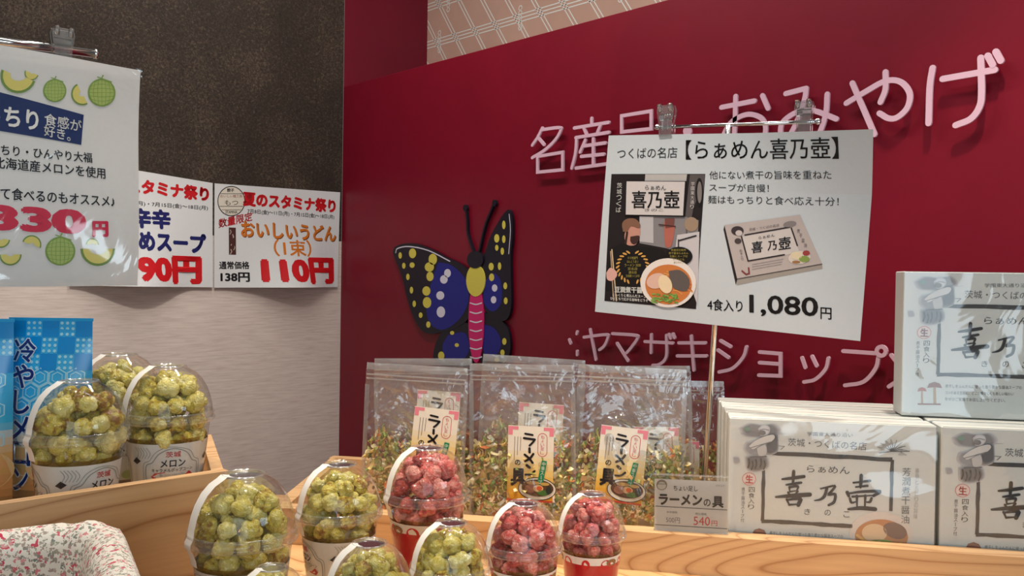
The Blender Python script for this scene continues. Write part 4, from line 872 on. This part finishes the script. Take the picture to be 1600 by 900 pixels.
def label_mesh(kind):
    m = MB(); z0, z1 = 0.008, 0.066
    def to3(a, b, d):
        r = body_r(b)-0.0010+0.0006+d; t = a/0.042; return Vector((r*math.sin(t), -r*math.cos(t), b))
    cv = Canvas(m, (0, 0, 0), (1, 0, 0), (0, 0, 1), (0, -1, 0), to3=to3)
    full = math.pi*0.042; LM = 4.0
    base = ink((222, 220, 212), 0.35, 0.5) if kind == 'melon' else ink((196, 20, 34), 0.3, 0.5)
    cv.grid([(-full, z1), (full, z1), (full, z0), (-full, z0)], base, 0, 64, 4)
    GR, RD, BK = ink((150, 150, 142)), ink((196, 48, 44)), ink((40, 40, 44))
    for cx in (0.0, -0.088, 0.088):
        if kind == 'melon':
            arch = [(cx-0.030, 0.010), (cx-0.030, 0.040), (cx-0.022, 0.046), (cx-0.014, 0.056), (cx, 0.061), (cx+0.014, 0.056), (cx+0.022, 0.046), (cx+0.030, 0.040), (cx+0.030, 0.010)]
            cv.line(arch, 0.0011, GR, 2, 5, metres=True); cv.line([(x*1.0+(0.003 if x > cx else -0.003), y+0.002) for x, y in arch], 0.0007, GR, 2, 5, metres=True)
            for k in range(5): cv.line([(cx-0.040+k*0.004, 0.060-k*0.001), (cx-0.034+k*0.003, 0.054), (cx-0.038, 0.046+k)] if False else [(cx-0.042+k*0.0035, 0.062), (cx-0.038+k*0.0035, 0.056), (cx-0.041+k*0.0035, 0.050)], 0.0006, GR, 2, 3, metres=True)
            cv.tr = lambda x, y: (x, y)
            def T(t, x0, x1, y, h, mt, bd=0.01): 
                vs, fs = glyphs(t, bd); m.add([to3(x0+(x1-x0)*(x+0.5), y+0.0045+h*yy, 3*LAY) for x, yy in vs], fs, mt)
            T('茨城', cx-0.008, cx+0.008, 0.050, 0.0065, RD); T('メロン', cx-0.0135, cx+0.0135, 0.040, 0.0085, BK, 0.02); T('キャラメルポップコーン', cx-0.023, cx+0.023, 0.0325, 0.0042, BK)
            cv.poly([(cx+x, y+0.0045) for x, y in ((-0.021, 0.0215), (-0.010, 0.0228), (0.010, 0.0228), (0.021, 0.0215), (0.024, 0.0255), (0.020, 0.0292), (0.010, 0.0302), (-0.010, 0.0302), (-0.020, 0.0292), (-0.024, 0.0255))], RD, 2)
            T('IBARAKI MELON', cx-0.014, cx+0.014, 0.0265, 0.0034, base)
            cv.ellipse((cx, 0.014), 0.009, 0.0055, ink((176, 190, 132)), 2)
            cv.poly([(cx+0.040, 0.046), (cx+0.046, 0.051), (cx+0.052, 0.047), (cx+0.046, 0.043)], BK, 2)
        else:
            def T(t, x0, x1, y, h, mt, bd=0.01):
                vs, fs = glyphs(t, bd); m.add([to3(x0+(x1-x0)*(x+0.5), y+h*yy, 4*LAY) for x, yy in vs], fs, mt)
            T('いちご', cx-0.013, cx+0.013, 0.030, 0.0085, ink((236, 226, 216)), 0.02); T('キャラメルポップコーン', cx-0.022, cx+0.022, 0.021, 0.0042, ink((236, 226, 216)))
    if kind != 'melon':
        cv.tr = lambda x, y: (x, y); WT = ink((230, 222, 212), 0.35, 0.5)
        cv.grid([(-full, 0.066), (full, 0.066), (full, 0.055), (-full, 0.055)], WT, 2, 64, 2)
        for k in range(9):
            cx = -full+0.015+k*0.0295; cv.ellipse((cx, 0.0555), 0.006+0.002*(k % 2), 0.0075, base, 3, 16)
        for cx in (-0.05, 0.04, 0.12): cv.ellipse((cx, 0.058), 0.009, 0.005, ink((150, 110, 70)), 4, 12)
    return mesh_of(m, 'label_wrap')
ME_LAB = {'melon': label_mesh('melon'), 'strawberry': label_mesh('strawberry')}
# caramel syrup line inside the cup, seen as the amber edge above the label
m = MB(); m.lathe([(body_r(0.062)-0.0022, 0.062), (body_r(0.0705)-0.0016, 0.0705)], make_film('amber_inner_edge', (0.75, 0.62, 0.25), 1.4, 0.2, 0.25, hazecol=lin((150, 120, 40))), 40); ME_EDGE = mesh_of(m, 'inner_edge')
def popcorn_mesh(mat, seed):
    rn = random.Random(seed); import bmesh
    bm = bmesh.new(); bmesh.ops.create_icosphere(bm, subdivisions=4, radius=1.0)
    lobes = []
    for k in range(rn.randint(8, 12)):
        v = Vector((rn.gauss(0, 1), rn.gauss(0, 1), rn.gauss(0, 1))).normalized(); lobes.append((v, rn.uniform(0.40, 0.75), rn.uniform(0.12, 0.36)))
    for v in bm.verts:
        d = v.co.normalized(); r = 0.68
        for l, wd, h in lobes:
            a = d.angle(l)
            if a < wd: r = max(r, 0.68+h*math.sqrt(max(0, 1-(a/wd)**2)))
        r += 0.07*noise.noise(d*4.3+Vector((seed, 0, 0)))
        v.co = d*r
    me = bpy.data.meshes.new('popcorn_piece'); bm.to_mesh(me); bm.free(); me.materials.append(mat)
    me.polygons.foreach_set('use_smooth', [True]*len(me.polygons)); return me
ME_POP = {'melon': [popcorn_mesh(M_POPG, i) for i in range(6)], 'strawberry': [popcorn_mesh(M_POPR, 20+i) for i in range(6)]}
def child(name, me, parent, loc=(0, 0, 0), rot=(0, 0, 0), sc=(1, 1, 1)):
    o = bpy.data.objects.new(name, me); COL.objects.link(o); o.parent = parent; o.location = loc; o.rotation_euler = rot; o.scale = sc; return o
def make_cup(kind, px, rim_y, wpx, label, floor_z, s=None, lab_rot=0.6, tape=-1.15, seed=0):
    horizon = 434.8+0.0152*(px-800); dy = rim_y-horizon; H0 = CAM.z-floor_z
    if s is None: s = wpx*H0/(0.104*dy+0.09*wpx)
    c = on_level(px, rim_y, floor_z+RIM*s); d = CAM-c; rz = math.atan2(d.y, d.x)+math.pi/2
    r = empty('popcorn_cup', Vector((c.x, c.y, floor_z+0.0006)), rz, s); tag(r, label, 'popcorn cup', 'dome-lidded popcorn cups')
    child('cup_body', ME_BODY, r); child('label_wrap', ME_LAB[kind], r, rot=(0, 0, lab_rot)); child('inner_edge', ME_EDGE, r)
    lid = child('dome_lid', ME_DOME, r, (0, 0, RIM)); child('lid_rim', ME_RIM, lid); child('lid_top_ring', ME_TOP, lid)
    child('seal_tape', ME_TAPE, lid, rot=(0, 0, tape))
    rn = random.Random(seed*13+5); k = 0
    layers = [(-0.019, 0.0335), (-0.001, 0.0355), (0.0165, 0.0335), (0.0330, 0.0235)]
    for z, rr in layers:
        n = max(1, int(2*math.pi*rr/0.0225)); ph = rn.uniform(0, 6)
        for i in range(n):
            a = ph+2*math.pi*i/n+rn.uniform(-0.15, 0.15)
            if math.cos(a) < -0.75 and z < 0.01: continue
            r2 = rr+rn.uniform(-0.004, 0.001); zz = z+rn.uniform(-0.004, 0.004); sz = rn.uniform(0.0108, 0.0152)
            if zz > 0: r2 = min(r2, dome_r(zz+sz*0.5)-sz*0.95)
            child('popcorn_piece', rn.choice(ME_POP[kind]), r, (r2*math.sin(a), -r2*math.cos(a), RIM+zz), (rn.uniform(0, 6), rn.uniform(0, 6), rn.uniform(0, 6)), (sz,)*3); k += 1
    for i in range(5):
        a = i*1.257; sz = 0.0145; child('popcorn_piece', rn.choice(ME_POP[kind]), r, (0.017*math.sin(a+0.6), -0.017*math.cos(a+0.6), RIM+rn.uniform(0.012, 0.026)), (rn.uniform(0, 6), 0, 0), (sz*0.85,)*3); child('popcorn_piece', rn.choice(ME_POP[kind]), r, (0.018*math.sin(a), -0.018*math.cos(a), RIM+rn.uniform(-0.016, 0.006)), (rn.uniform(0, 6), 0, 0), (sz,)*3)
    for (x, y, z) in ((0.006, -0.005, 0.0435), (-0.006, 0.006, 0.0425), (0.0, -0.012, 0.036)):
        sz = rn.uniform(0.0105, 0.0130); child('popcorn_piece', rn.choice(ME_POP[kind]), r, (x, y, RIM+z-rn.uniform(0, 0.003)), (rn.uniform(0, 6), rn.uniform(0, 6), rn.uniform(0, 6)), (sz,)*3)
    return r
zt_, zc_ = ZR, zl(HF2)
make_cup('melon', 379, 838, 172, 'large yellow-green popcorn cup in front, nearest the floral basket', zt_, seed=1, lab_rot=1.1)
make_cup('melon', 530, 802, 136, 'yellow-green popcorn cup between the crate end and the rear pink cup', zt_, seed=2, lab_rot=0.9)
make_cup('strawberry', 667, 776, 136, 'pink popcorn cup farthest back, before the left noodle topping bag', zt_, seed=3, lab_rot=0.3)
make_cup('melon', 704, 890, 130, 'yellow-green popcorn cup in the front row, directly beside the nearest pink cup', zt_, seed=4)
make_cup('melon', 576, 930, 144, 'yellow-green popcorn cup at the bottom edge, only its dome top showing', zt_, seed=5)
make_cup('strawberry', 818, 856, 124, 'pink popcorn cup in front, between a yellow-green cup and another pink cup', zt_, seed=6, lab_rot=0.2)
make_cup('strawberry', 924, 834, 110, 'rightmost pink popcorn cup, the one nearest the 540 yen price card', zt_, seed=7, lab_rot=-0.2)
make_cup('melon', 424, 956, 122, 'yellow-green popcorn cup at the bottom edge showing just its lid ring', zt_, seed=8)
make_cup('melon', 122, 682, 155, 'yellow-green popcorn cup in the crate, beside the blue pouch', zc_, s=0.87, seed=9, lab_rot=0.62)
make_cup('melon', 262, 652, 136, 'yellow-green popcorn cup at the right end of the crate', zc_, s=0.905, seed=10, lab_rot=0.15)
make_cup('melon', 186, 632, 120, 'yellow-green popcorn cup in the crate, half hidden behind the two others', zc_, s=0.94, seed=11, lab_rot=0.3)

# ------------------------------------------------------------------ noodle topping bags
BW, BH, BT = 0.150, 0.226, 0.022
def bag_t(u, v):
    side = max(0.0, 1-abs(u)**2.4)**0.7
    pr = [(0, 0.62), (0.12, 0.95), (0.3, 1.0), (0.5, 0.72), (0.68, 0.40), (0.82, 0.14), (0.88, 0.06), (1.0, 0.03)]
    for (a, x), (b, y) in zip(pr, pr[1:]):
        if a <= v <= b: w = x+(y-x)*(v-a)/(b-a); break
    return BT*(side*w)+0.0006
def film_mesh(seed):
    m = MB(); n, k = 48, 64
    for sgn in (-1, 1):
        vs = []; fs = []
        for j in range(k+1):
            for i in range(n+1):
                u, v = -1+2*i/n, j/k; x, z = u*BW/2, v*BH
                if v > 0.94: x *= 1-0.02*((v-0.94)/0.06)**2
                wr = (0.25-abs(noise.noise(Vector((x*17+seed, z*11, sgn*7+seed)))))*0.017+(0.2-abs(noise.noise(Vector((x*48+z*32, z*36+seed, sgn)))))*0.0048
                x *= 1-0.05*math.exp(-((v-0.28)/0.2)**2); x += 0.0025*noise.noise(Vector((seed, z*30, u*0.5+3)))*(v < 0.86)
                wr *= (1-abs(u)**4)*(1.0 if v < 0.84 else 0.25)
                lean = 0.0
                vs.append((x, sgn*(bag_t(u, v)+abs(wr)*0.2)+wr, z))
        for j in range(k):
            for i in range(n):
                a = j*(n+1)+i; f = [a, a+1, a+n+2, a+n+1]; fs.append(f if sgn < 0 else f[::-1])
        cut = int(k*0.55)*n; m.add(vs, fs[:cut], M_BAG); m.add(vs, fs[cut:], M_BAGTOP)
    return mesh_of(m, 'bag_film')
VEG = [ink((232, 204, 128), 0.6), ink((178, 186, 104), 0.6), ink((222, 130, 74), 0.6), ink((240, 228, 182), 0.6), ink((136, 154, 84), 0.6), ink((204, 168, 112), 0.6)]
def veg_mesh(seed, n=620):
    m = MB(); rn = random.Random(seed)
    for q in range(n):
        v = rn.random()**0.9*0.62; u = rn.uniform(-0.93, 0.93)
        if v > 0.50+0.12*noise.noise(Vector((u*2.5, seed, 0))): continue
        t = bag_t(u, v)*0.9; y = -t+rn.random()**1.6*2*t*0.8+0.003; c = Vector((u*BW/2, y, 0.006+v*BH)); mt = rn.choices(VEG, (5, 5, 2, 4, 2, 2))[0]; typ = rn.random()
        Mx = Matrix.Rotation(rn.uniform(0, 6.3), 3, 'X') @ Matrix.Rotation(rn.uniform(0, 6.3), 3, 'Y') @ Matrix.Rotation(rn.uniform(0, 6.3), 3, 'Z')
        if typ < 0.5:      # curled strip
            L, w, R0 = rn.uniform(0.010, 0.021), rn.uniform(0.0025, 0.005), rn.uniform(0.005, 0.011); vs = []
            for k in range(6):
                a = L/R0*(k/5-0.5)
                for s in (-1, 1):
                    for tt in (0, 0.0008): vs.append(c+Mx @ Vector((R0*math.sin(a), s*w*0.5, R0*math.cos(a)-R0+tt)))
            fs = []
            for k in range(5):
                b = k*4; fs += [[b, b+4, b+6, b+2], [b+1, b+3, b+7, b+5], [b, b+1, b+5, b+4], [b+2, b+6, b+7, b+3]]
            m.add(vs, fs, mt)
        else:              # chunk
            sx, sy, sz = rn.uniform(0.003, 0.0075), rn.uniform(0.003, 0.006), rn.uniform(0.0018, 0.0045)
            vs = [c+Mx @ Vector((x*sx*rn.uniform(0.7, 1.2), y_*sy*rn.uniform(0.7, 1.2), z*sz*rn.uniform(0.7, 1.2))) for x, y_, z in ((1, 0, 0), (-1, 0, 0), (0, 1, 0), (0, -1, 0), (0, 0, 1), (0, 0, -1), (0.6, 0.6, 0.5), (-0.6, 0.6, -0.5))]
            m.add(vs, [[0, 6, 4], [6, 2, 4], [2, 1, 4], [1, 3, 4], [3, 0, 4], [0, 5, 2], [0, 2, 6], [2, 7, 1], [2, 5, 7], [7, 5, 1], [1, 5, 3], [3, 5, 0]], mt)
    return mesh_of(m, 'dried_vegetables', False)
def card_mesh():
    m = MB(); k = 0.064/400; cv = Canvas(m, (0, 0, 0), (1, 0, 0), (0, 0, 1), (0, -1, 0), tr=lambda x, y: ((x-200)*k, (640-y)*k))
    cv.disp = lambda a, b: -0.0
    n = 12
    cols = [(226, 220, 206)]*4+[(226, 214, 186), (228, 210, 164), (228, 202, 140), (228, 194, 116), (226, 184, 92), (224, 174, 74), (222, 164, 58), (218, 152, 44)]
    for i in range(n): cv.poly([(0, 640*i/n), (400, 640*i/n), (400, 640*(i+1)/n), (0, 640*(i+1)/n)], ink(cols[i], 0.45), 0)
    PK, INK, GRN, RDD = ink((222, 130, 146), 0.45), ink((26, 22, 26), 0.45), ink((30, 130, 86), 0.45), ink((196, 66, 84), 0.45)
    for sx in (0, 1):
        X = (lambda x: 400-x) if sx else (lambda x: x)
        cv.poly([(X(0), 6), (X(90), 6), (X(90), 34), (X(40), 34), (X(40), 80), (X(4), 80)], PK, 1)
    for j in range(3): cv.line([(60+j*26, 95), (58+j*26, 290-j*40)], 5, ink((120, 112, 108), 0.45), 1)
    BR = lambda *p, w=26: cv.line(list(p), w, INK, 2, 4 if len(p) > 2 else 0)
    BR((150, 66), (215, 74), w=18); BR((140, 104), (235, 112), w=20); BR((235, 112), (215, 140), (190, 165), w=18)
    BR((190, 190), (192, 222), w=22); BR((225, 235), (195, 275), (155, 300), w=20); BR((150, 245), (190, 275), (220, 310), w=20); BR((170, 335), (195, 352), w=24); BR((160, 415), (205, 410), (240, 380), w=18)
    cv.text('の', (65, 315), (115, 315), 46, INK, 0.02, 2); cv.text('具', (30, 440), (165, 436), 150, INK, 0.045, 2)
    ov = [(302+40*math.cos(t), 155+(-60 if math.sin(t) < 0 else 60)+38*math.sin(t)) for t in [i*math.pi/14 for i in range(28)]]
    cv.line(ov, 5, RDD, 1, closed=True); cv.vtext('ちょい足し', (303, 72), (300, 238), 32, RDD, 0.0, 2)
    cv.poly([(300, 285), (345, 290), (312, 500), (262, 490)], GRN, 4); cv.vtext('中華スープ', (322, 295), (288, 488), 30, ink((214, 226, 206), 0.45), 0.0, 6)
    cv.ellipse((265, 530), 165, 96, ink((226, 216, 196), 0.45), 1, 36); cv.line([(265+163*math.cos(t*math.pi/18), 530+95*math.sin(t*math.pi/18)) for t in range(36)], 6, INK, 2, closed=True)
    cv.ellipse((268, 522), 138, 72, ink((92, 62, 40), 0.45), 3, 36)
    for (x, y, rx, ry, c) in ((205, 530, 48, 36, (150, 100, 78)), (275, 525, 44, 30, (222, 180, 130)), (285, 522, 24, 18, (206, 92, 48)), (315, 560, 50, 24, (72, 112, 54)), (365, 535, 24, 34, (46, 52, 46)), (230, 480, 60, 16, (176, 140, 86)), (330, 485, 40, 14, (190, 156, 84))): cv.ellipse((x, y), rx, ry, ink(c, 0.45), 5 if rx > 25 else 6, 18)
    cv.poly([(0, 640), (400, 640), (400, 625), (0, 625)], ink((190, 70, 50), 0.45), 7)
    m.add([(-0.032, 0.0006, 0), (0.032, 0.0006, 0), (0.032, 0.0006, 0.1024), (-0.032, 0.0006, 0.1024)], [[3, 2, 1, 0]], ink((216, 210, 200), 0.45))
    return mesh_of(m, 'label_card', False)
ME_CARD = card_mesh(); ME_FILM = [film_mesh(1.7), film_mesh(9.2)]; ME_VEG = [veg_mesh(3), veg_mesh(8)]
m = MB()
for zz in (0.900, 0.925): m.tube([(-BW/2+0.002, -0.0022, zz*BH), (BW/2-0.002, -0.0022, zz*BH)], 0.0011, M_ZIP, 8)
m.box((0, 0, 0.978*BH), BW*0.985, 0.0022, 0.010*1.0, M_ZIP)
ME_ZIP = mesh_of(m, 'zip_strip', False)
m = MB()
m.box((0, 0, 0.44*BH), 0.006, 0.0016, 0.84*BH, M_ZIP)
ME_SEAL = mesh_of(m, 'side_seal', False)
def bag(px, base_py, label, rz=0.0, variant=0, card=(0.012, 0.040), sc=1.0, Z=None, lean=0.0, card_tilt=0.0, roll=0.0):
    floor = zl(HF); c = on_level(px, base_py, floor); r = empty('topping_bag', Vector((c.x, c.y, floor+0.0055)), th+rz, sc); r.rotation_euler = (lean, roll, th+rz)
    tag(r, label, 'bag of noodle toppings', 'clear bags of dried noodle toppings')
    child('bag_film', ME_FILM[variant], r); child('zip_strip', ME_ZIP, r); [child('side_seal', ME_SEAL, r, (q*(BW/2-0.0025), 0, 0)) for q in (-1, 1)]
    v = child('dried_vegetables', ME_VEG[variant], r); v['kind'] = 'stuff'
    t = bag_t(card[0]/(BW/2), 0.35)
    child('label_card', ME_CARD, r, (card[0], -t*0.96, card[1]), (-0.045, card_tilt, 0))
    return r
bag(641, 822, 'clear topping bag standing behind the rear pink popcorn cup', 0.04, 0, (0.030, 0.066), 0.98, card_tilt=0.05, roll=0.03)
bag(664, 806, 'clear topping bag second in line behind the rear pink popcorn cup', 0.0, 1, (0.022, 0.078), 1.0, card_tilt=0.06, roll=-0.03)
bag(816, 828, 'clear topping bag in the middle, its whole label card in view', -0.02, 1, (0.014, 0.040), 1.0, card_tilt=0.02, roll=-0.02)
bag(822, 808, 'clear topping bag second in line at the middle, its label mostly covered', 0.03, 0, (0.016, 0.060), 1.02, roll=0.035)
bag(978, 834, 'clear topping bag directly beside the 540 yen price card', 0.0, 0, (-0.012, 0.042), 1.0, card_tilt=0.06, roll=0.02)
bag(1004, 816, 'clear topping bag second in line behind the 540 yen price card', -0.05, 1, (0.024, 0.036), 0.98, roll=-0.04)
bag(1064, 800, 'clear topping bag in shade against the filed ramen boxes', -0.02, 0, (0.0, 0.02), 0.86, roll=-0.02)

# ------------------------------------------------------------------ blue chilled melon pouch
pz = P(-0.46, 0, 0.885); PW, PH, PT = 0.080, 0.1835, 0.014
LB, MBL, DBL = ink((160, 216, 236), 0.25, 0.6), ink((30, 160, 220), 0.25, 0.6), ink((6, 138, 210), 0.25, 0.6)
def pouch(name, loc, rz, label, shift=0.0):
    r = empty(name, loc, rz); tag(r, label, 'pouch')
    m = MB()
    def tt(a, b):
        u = max(-1, min(1, a/(PW/2))); v = max(0, min(1, b/PH)); return PT*max(0, 1-abs(u)**2.2)**0.7*(0.75 if v < 0.1 else 1.0)*max(0.03, 1-max(0, (v-0.45)/0.5)**1.2)
    cv = Canvas(m, (0, 0, 0), (1, 0, 0), (0, 0, 1), (0, -1, 0)); cv.disp = tt
    stops = [(0, (120, 96, 62)), (0.12, (196, 150, 96)), (0.30, (214, 170, 112)), (0.40, (196, 206, 206)), (0.46, (60, 178, 226)), (1.0, (48, 168, 226))]
    def colr(v):
        for (a, x), (b, y) in zip(stops, stops[1:]):
            if a <= v <= b: return tuple(int(round((p+(q-p)*(v-a)/(b-a))/6)*6) for p, q in zip(x, y))
    n = 26
    for i in range(n): cv.grid([(-PW/2, PH*(i+1)/n), (PW/2, PH*(i+1)/n), (PW/2, PH*i/n), (-PW/2, PH*i/n)], ink(colr((i+0.5)/n), 0.25, 0.6), 0, 20, 1)
    # checks along the top
    q = PW/5
    for i in range(5):
        for j in range(3):
            x0, y1 = -PW/2+i*q, PH-0.002-j*0.0165
            if (i+j) % 2 == 0: cv.grid([(x0, y1), (x0+q, y1), (x0+q, y1-0.0165), (x0, y1-0.0165)], DBL, 1, 4, 2)
            else:
                for a in range(3):
                    for b in range(3): cv.ellipse((x0+q*(a+0.5)/3, y1-0.0165*(b+0.5)/3), 0.0017, 0.0017, LB, 1, 6)
    # tortoise-shell hexagons
    hx = 0.0095
    for row in range(5):
        for col in range(-1, 7):
            cx = -PW/2+col*hx*1.75+(row % 2)*hx*0.875; cy = PH-0.058-row*hx*1.5
            for rr in (0.93, 0.55):
                pts = [(cx+hx*rr*math.sin(R_(60*k)), cy+hx*rr*math.cos(R_(60*k))) for k in range(6)]
                if all(abs(p[0]) < PW/2-0.001 for p in pts): cv.line(pts, 0.0011 if rr > 0.6 else 0.0008, LB, 1, closed=True, metres=True)
    for (x, y, rx, ry, c) in ((-0.02, 0.055, 0.030, 0.026, (222, 206, 178)), (0.012, 0.040, 0.030, 0.022, (206, 176, 124)), (-0.006, 0.068, 0.022, 0.014, (226, 216, 196)), (0.014, 0.05, 0.014, 0.008, (214, 158, 82))): cv.ellipse((x, y), rx, ry, ink(c, 0.25, 0.6), 2, 24)
    DB2 = ink((30, 44, 110), 0.25, 0.6); WH2 = ink((226, 232, 236), 0.25, 0.6); cx = -PW/2+0.0165+shift; seq = '冷やしメロン'
    for i, chx in enumerate(seq):
        y = PH-0.032-i*0.0252
        def T(bd, lay, mt):
            vs, fs = glyphs(chx, bd); wd = 0.0215*(0.8 if chx in 'しン' else 1); m.add([cv.p3(cx+wd*x*(1+bd*1.6), y+0.0225*yy*(1+bd*1.6), lay*LAY) for x, yy in vs], fs, mt)
        T(0.07, 3, WH2); T(0.02, 5, DB2)
    m2 = MB(); cvb = Canvas(m2, (0, 0, 0), (-1, 0, 0), (0, 0, 1), (0, 1, 0)); cvb.disp = lambda a, b: tt(-a, b)
    m.build('front_panel', r, smooth=True); cvb.grid([(-PW/2, PH), (PW/2, PH), (PW/2, 0), (-PW/2, 0)], MBL, 0, 16, 16); m2.build('back_panel', r, smooth=True)
    m3 = MB(); m3.box((0, 0, PH-0.0012), PW+0.001, 0.0016, 0.003, MBL); m3.build('top_seal', r)
    return r
pc0 = on_level(78, 808, zc_)
fcam = heading(1, 0.06)
pouch('snack_pouch', Vector((*plan(-0.457, 0.878), zc_+0.0006)), fcam, 'blue pouch printed with chilled melon lettering, behind the leftmost popcorn cup')
pouch('snack_pouch', Vector((*plan(-0.517, 0.842), zc_+0.0006)), fcam+0.1, 'blue pouch cut off by the left edge, beside the lettered one')

# ------------------------------------------------------------------ floral fabric basket
HR = 0.193; hk = Vector((-0.311, 0.709)); e_x = Vector((0.485, -0.874)); e_y = Vector((-0.785, -0.62)); 
r = empty('fabric_basket', Vector((*plan(-0.36, 0.56), ZT)), heading(*e_x)); tag(r, 'cream floral fabric basket in the lower left corner', 'basket')
def ring(inset, rad, n=8):
    a, b = 0.30, 0.22; e = Vector((e_x.x, e_x.y)).normalized(); g = Vector((-e.y, e.x)); g = g if g.dot(e_y) > 0 else -g
    pts = []
    for (cx, cy, a0) in ((inset+rad, inset+rad, 180), (a-inset-rad, inset+rad, 270), (a-inset-rad, b-inset-rad, 0), (inset+rad, b-inset-rad, 90)):
        for k in range(n+1):
            t = R_(a0+90*k/n); pts.append(hk+e*(cx+rad*math.cos(t))+g*(cy+rad*math.sin(t)))
    return pts
prof = [(0.022, HT-0.001), (0.008, HT-0.01), (0.002, HR+0.06), (0.0, HR+0.022), (0.0005, HR+0.012), (0.005, HR+0.004), (0.012, HR), (0.020, HR+0.001), (0.027, HR+0.006), (0.031, HR+0.016), (0.033, HR+0.05), (0.040, HT-0.02), (0.05, HT-0.012)]
m = MB(); vs = []; fs = []; N = None
for ins, H in prof:
    rg = ring(ins, 0.036-ins*0.4); N = len(rg)
    for i, p in enumerate(rg):
        w = P(p.x, H+0.0016*math.sin(i*1.3)*(1 if H < HR+0.02 else 0.3), p.y); vs.append(w)
for j in range(len(prof)-1):
    for i in range(N): k = (i+1) % N; fs.append([j*N+i, j*N+k, (j+1)*N+k, (j+1)*N+i])
fs.append([(len(prof)-1)*N+i for i in range(N)]); fs.append([i for i in range(N)][::-1])
m.add(vs, fs, M_FLORAL); m.build('fabric_shell', r, world=True, smooth=True)
m = MB(); seam = [P(p.x, HR+0.028, p.y) for p in ring(0.0005, 0.0358)]; m.tube(seam+[seam[0]], 0.0009, ink((206, 190, 176), 0.8), 6, False); m.build('hem_piping', r, world=True, smooth=True)
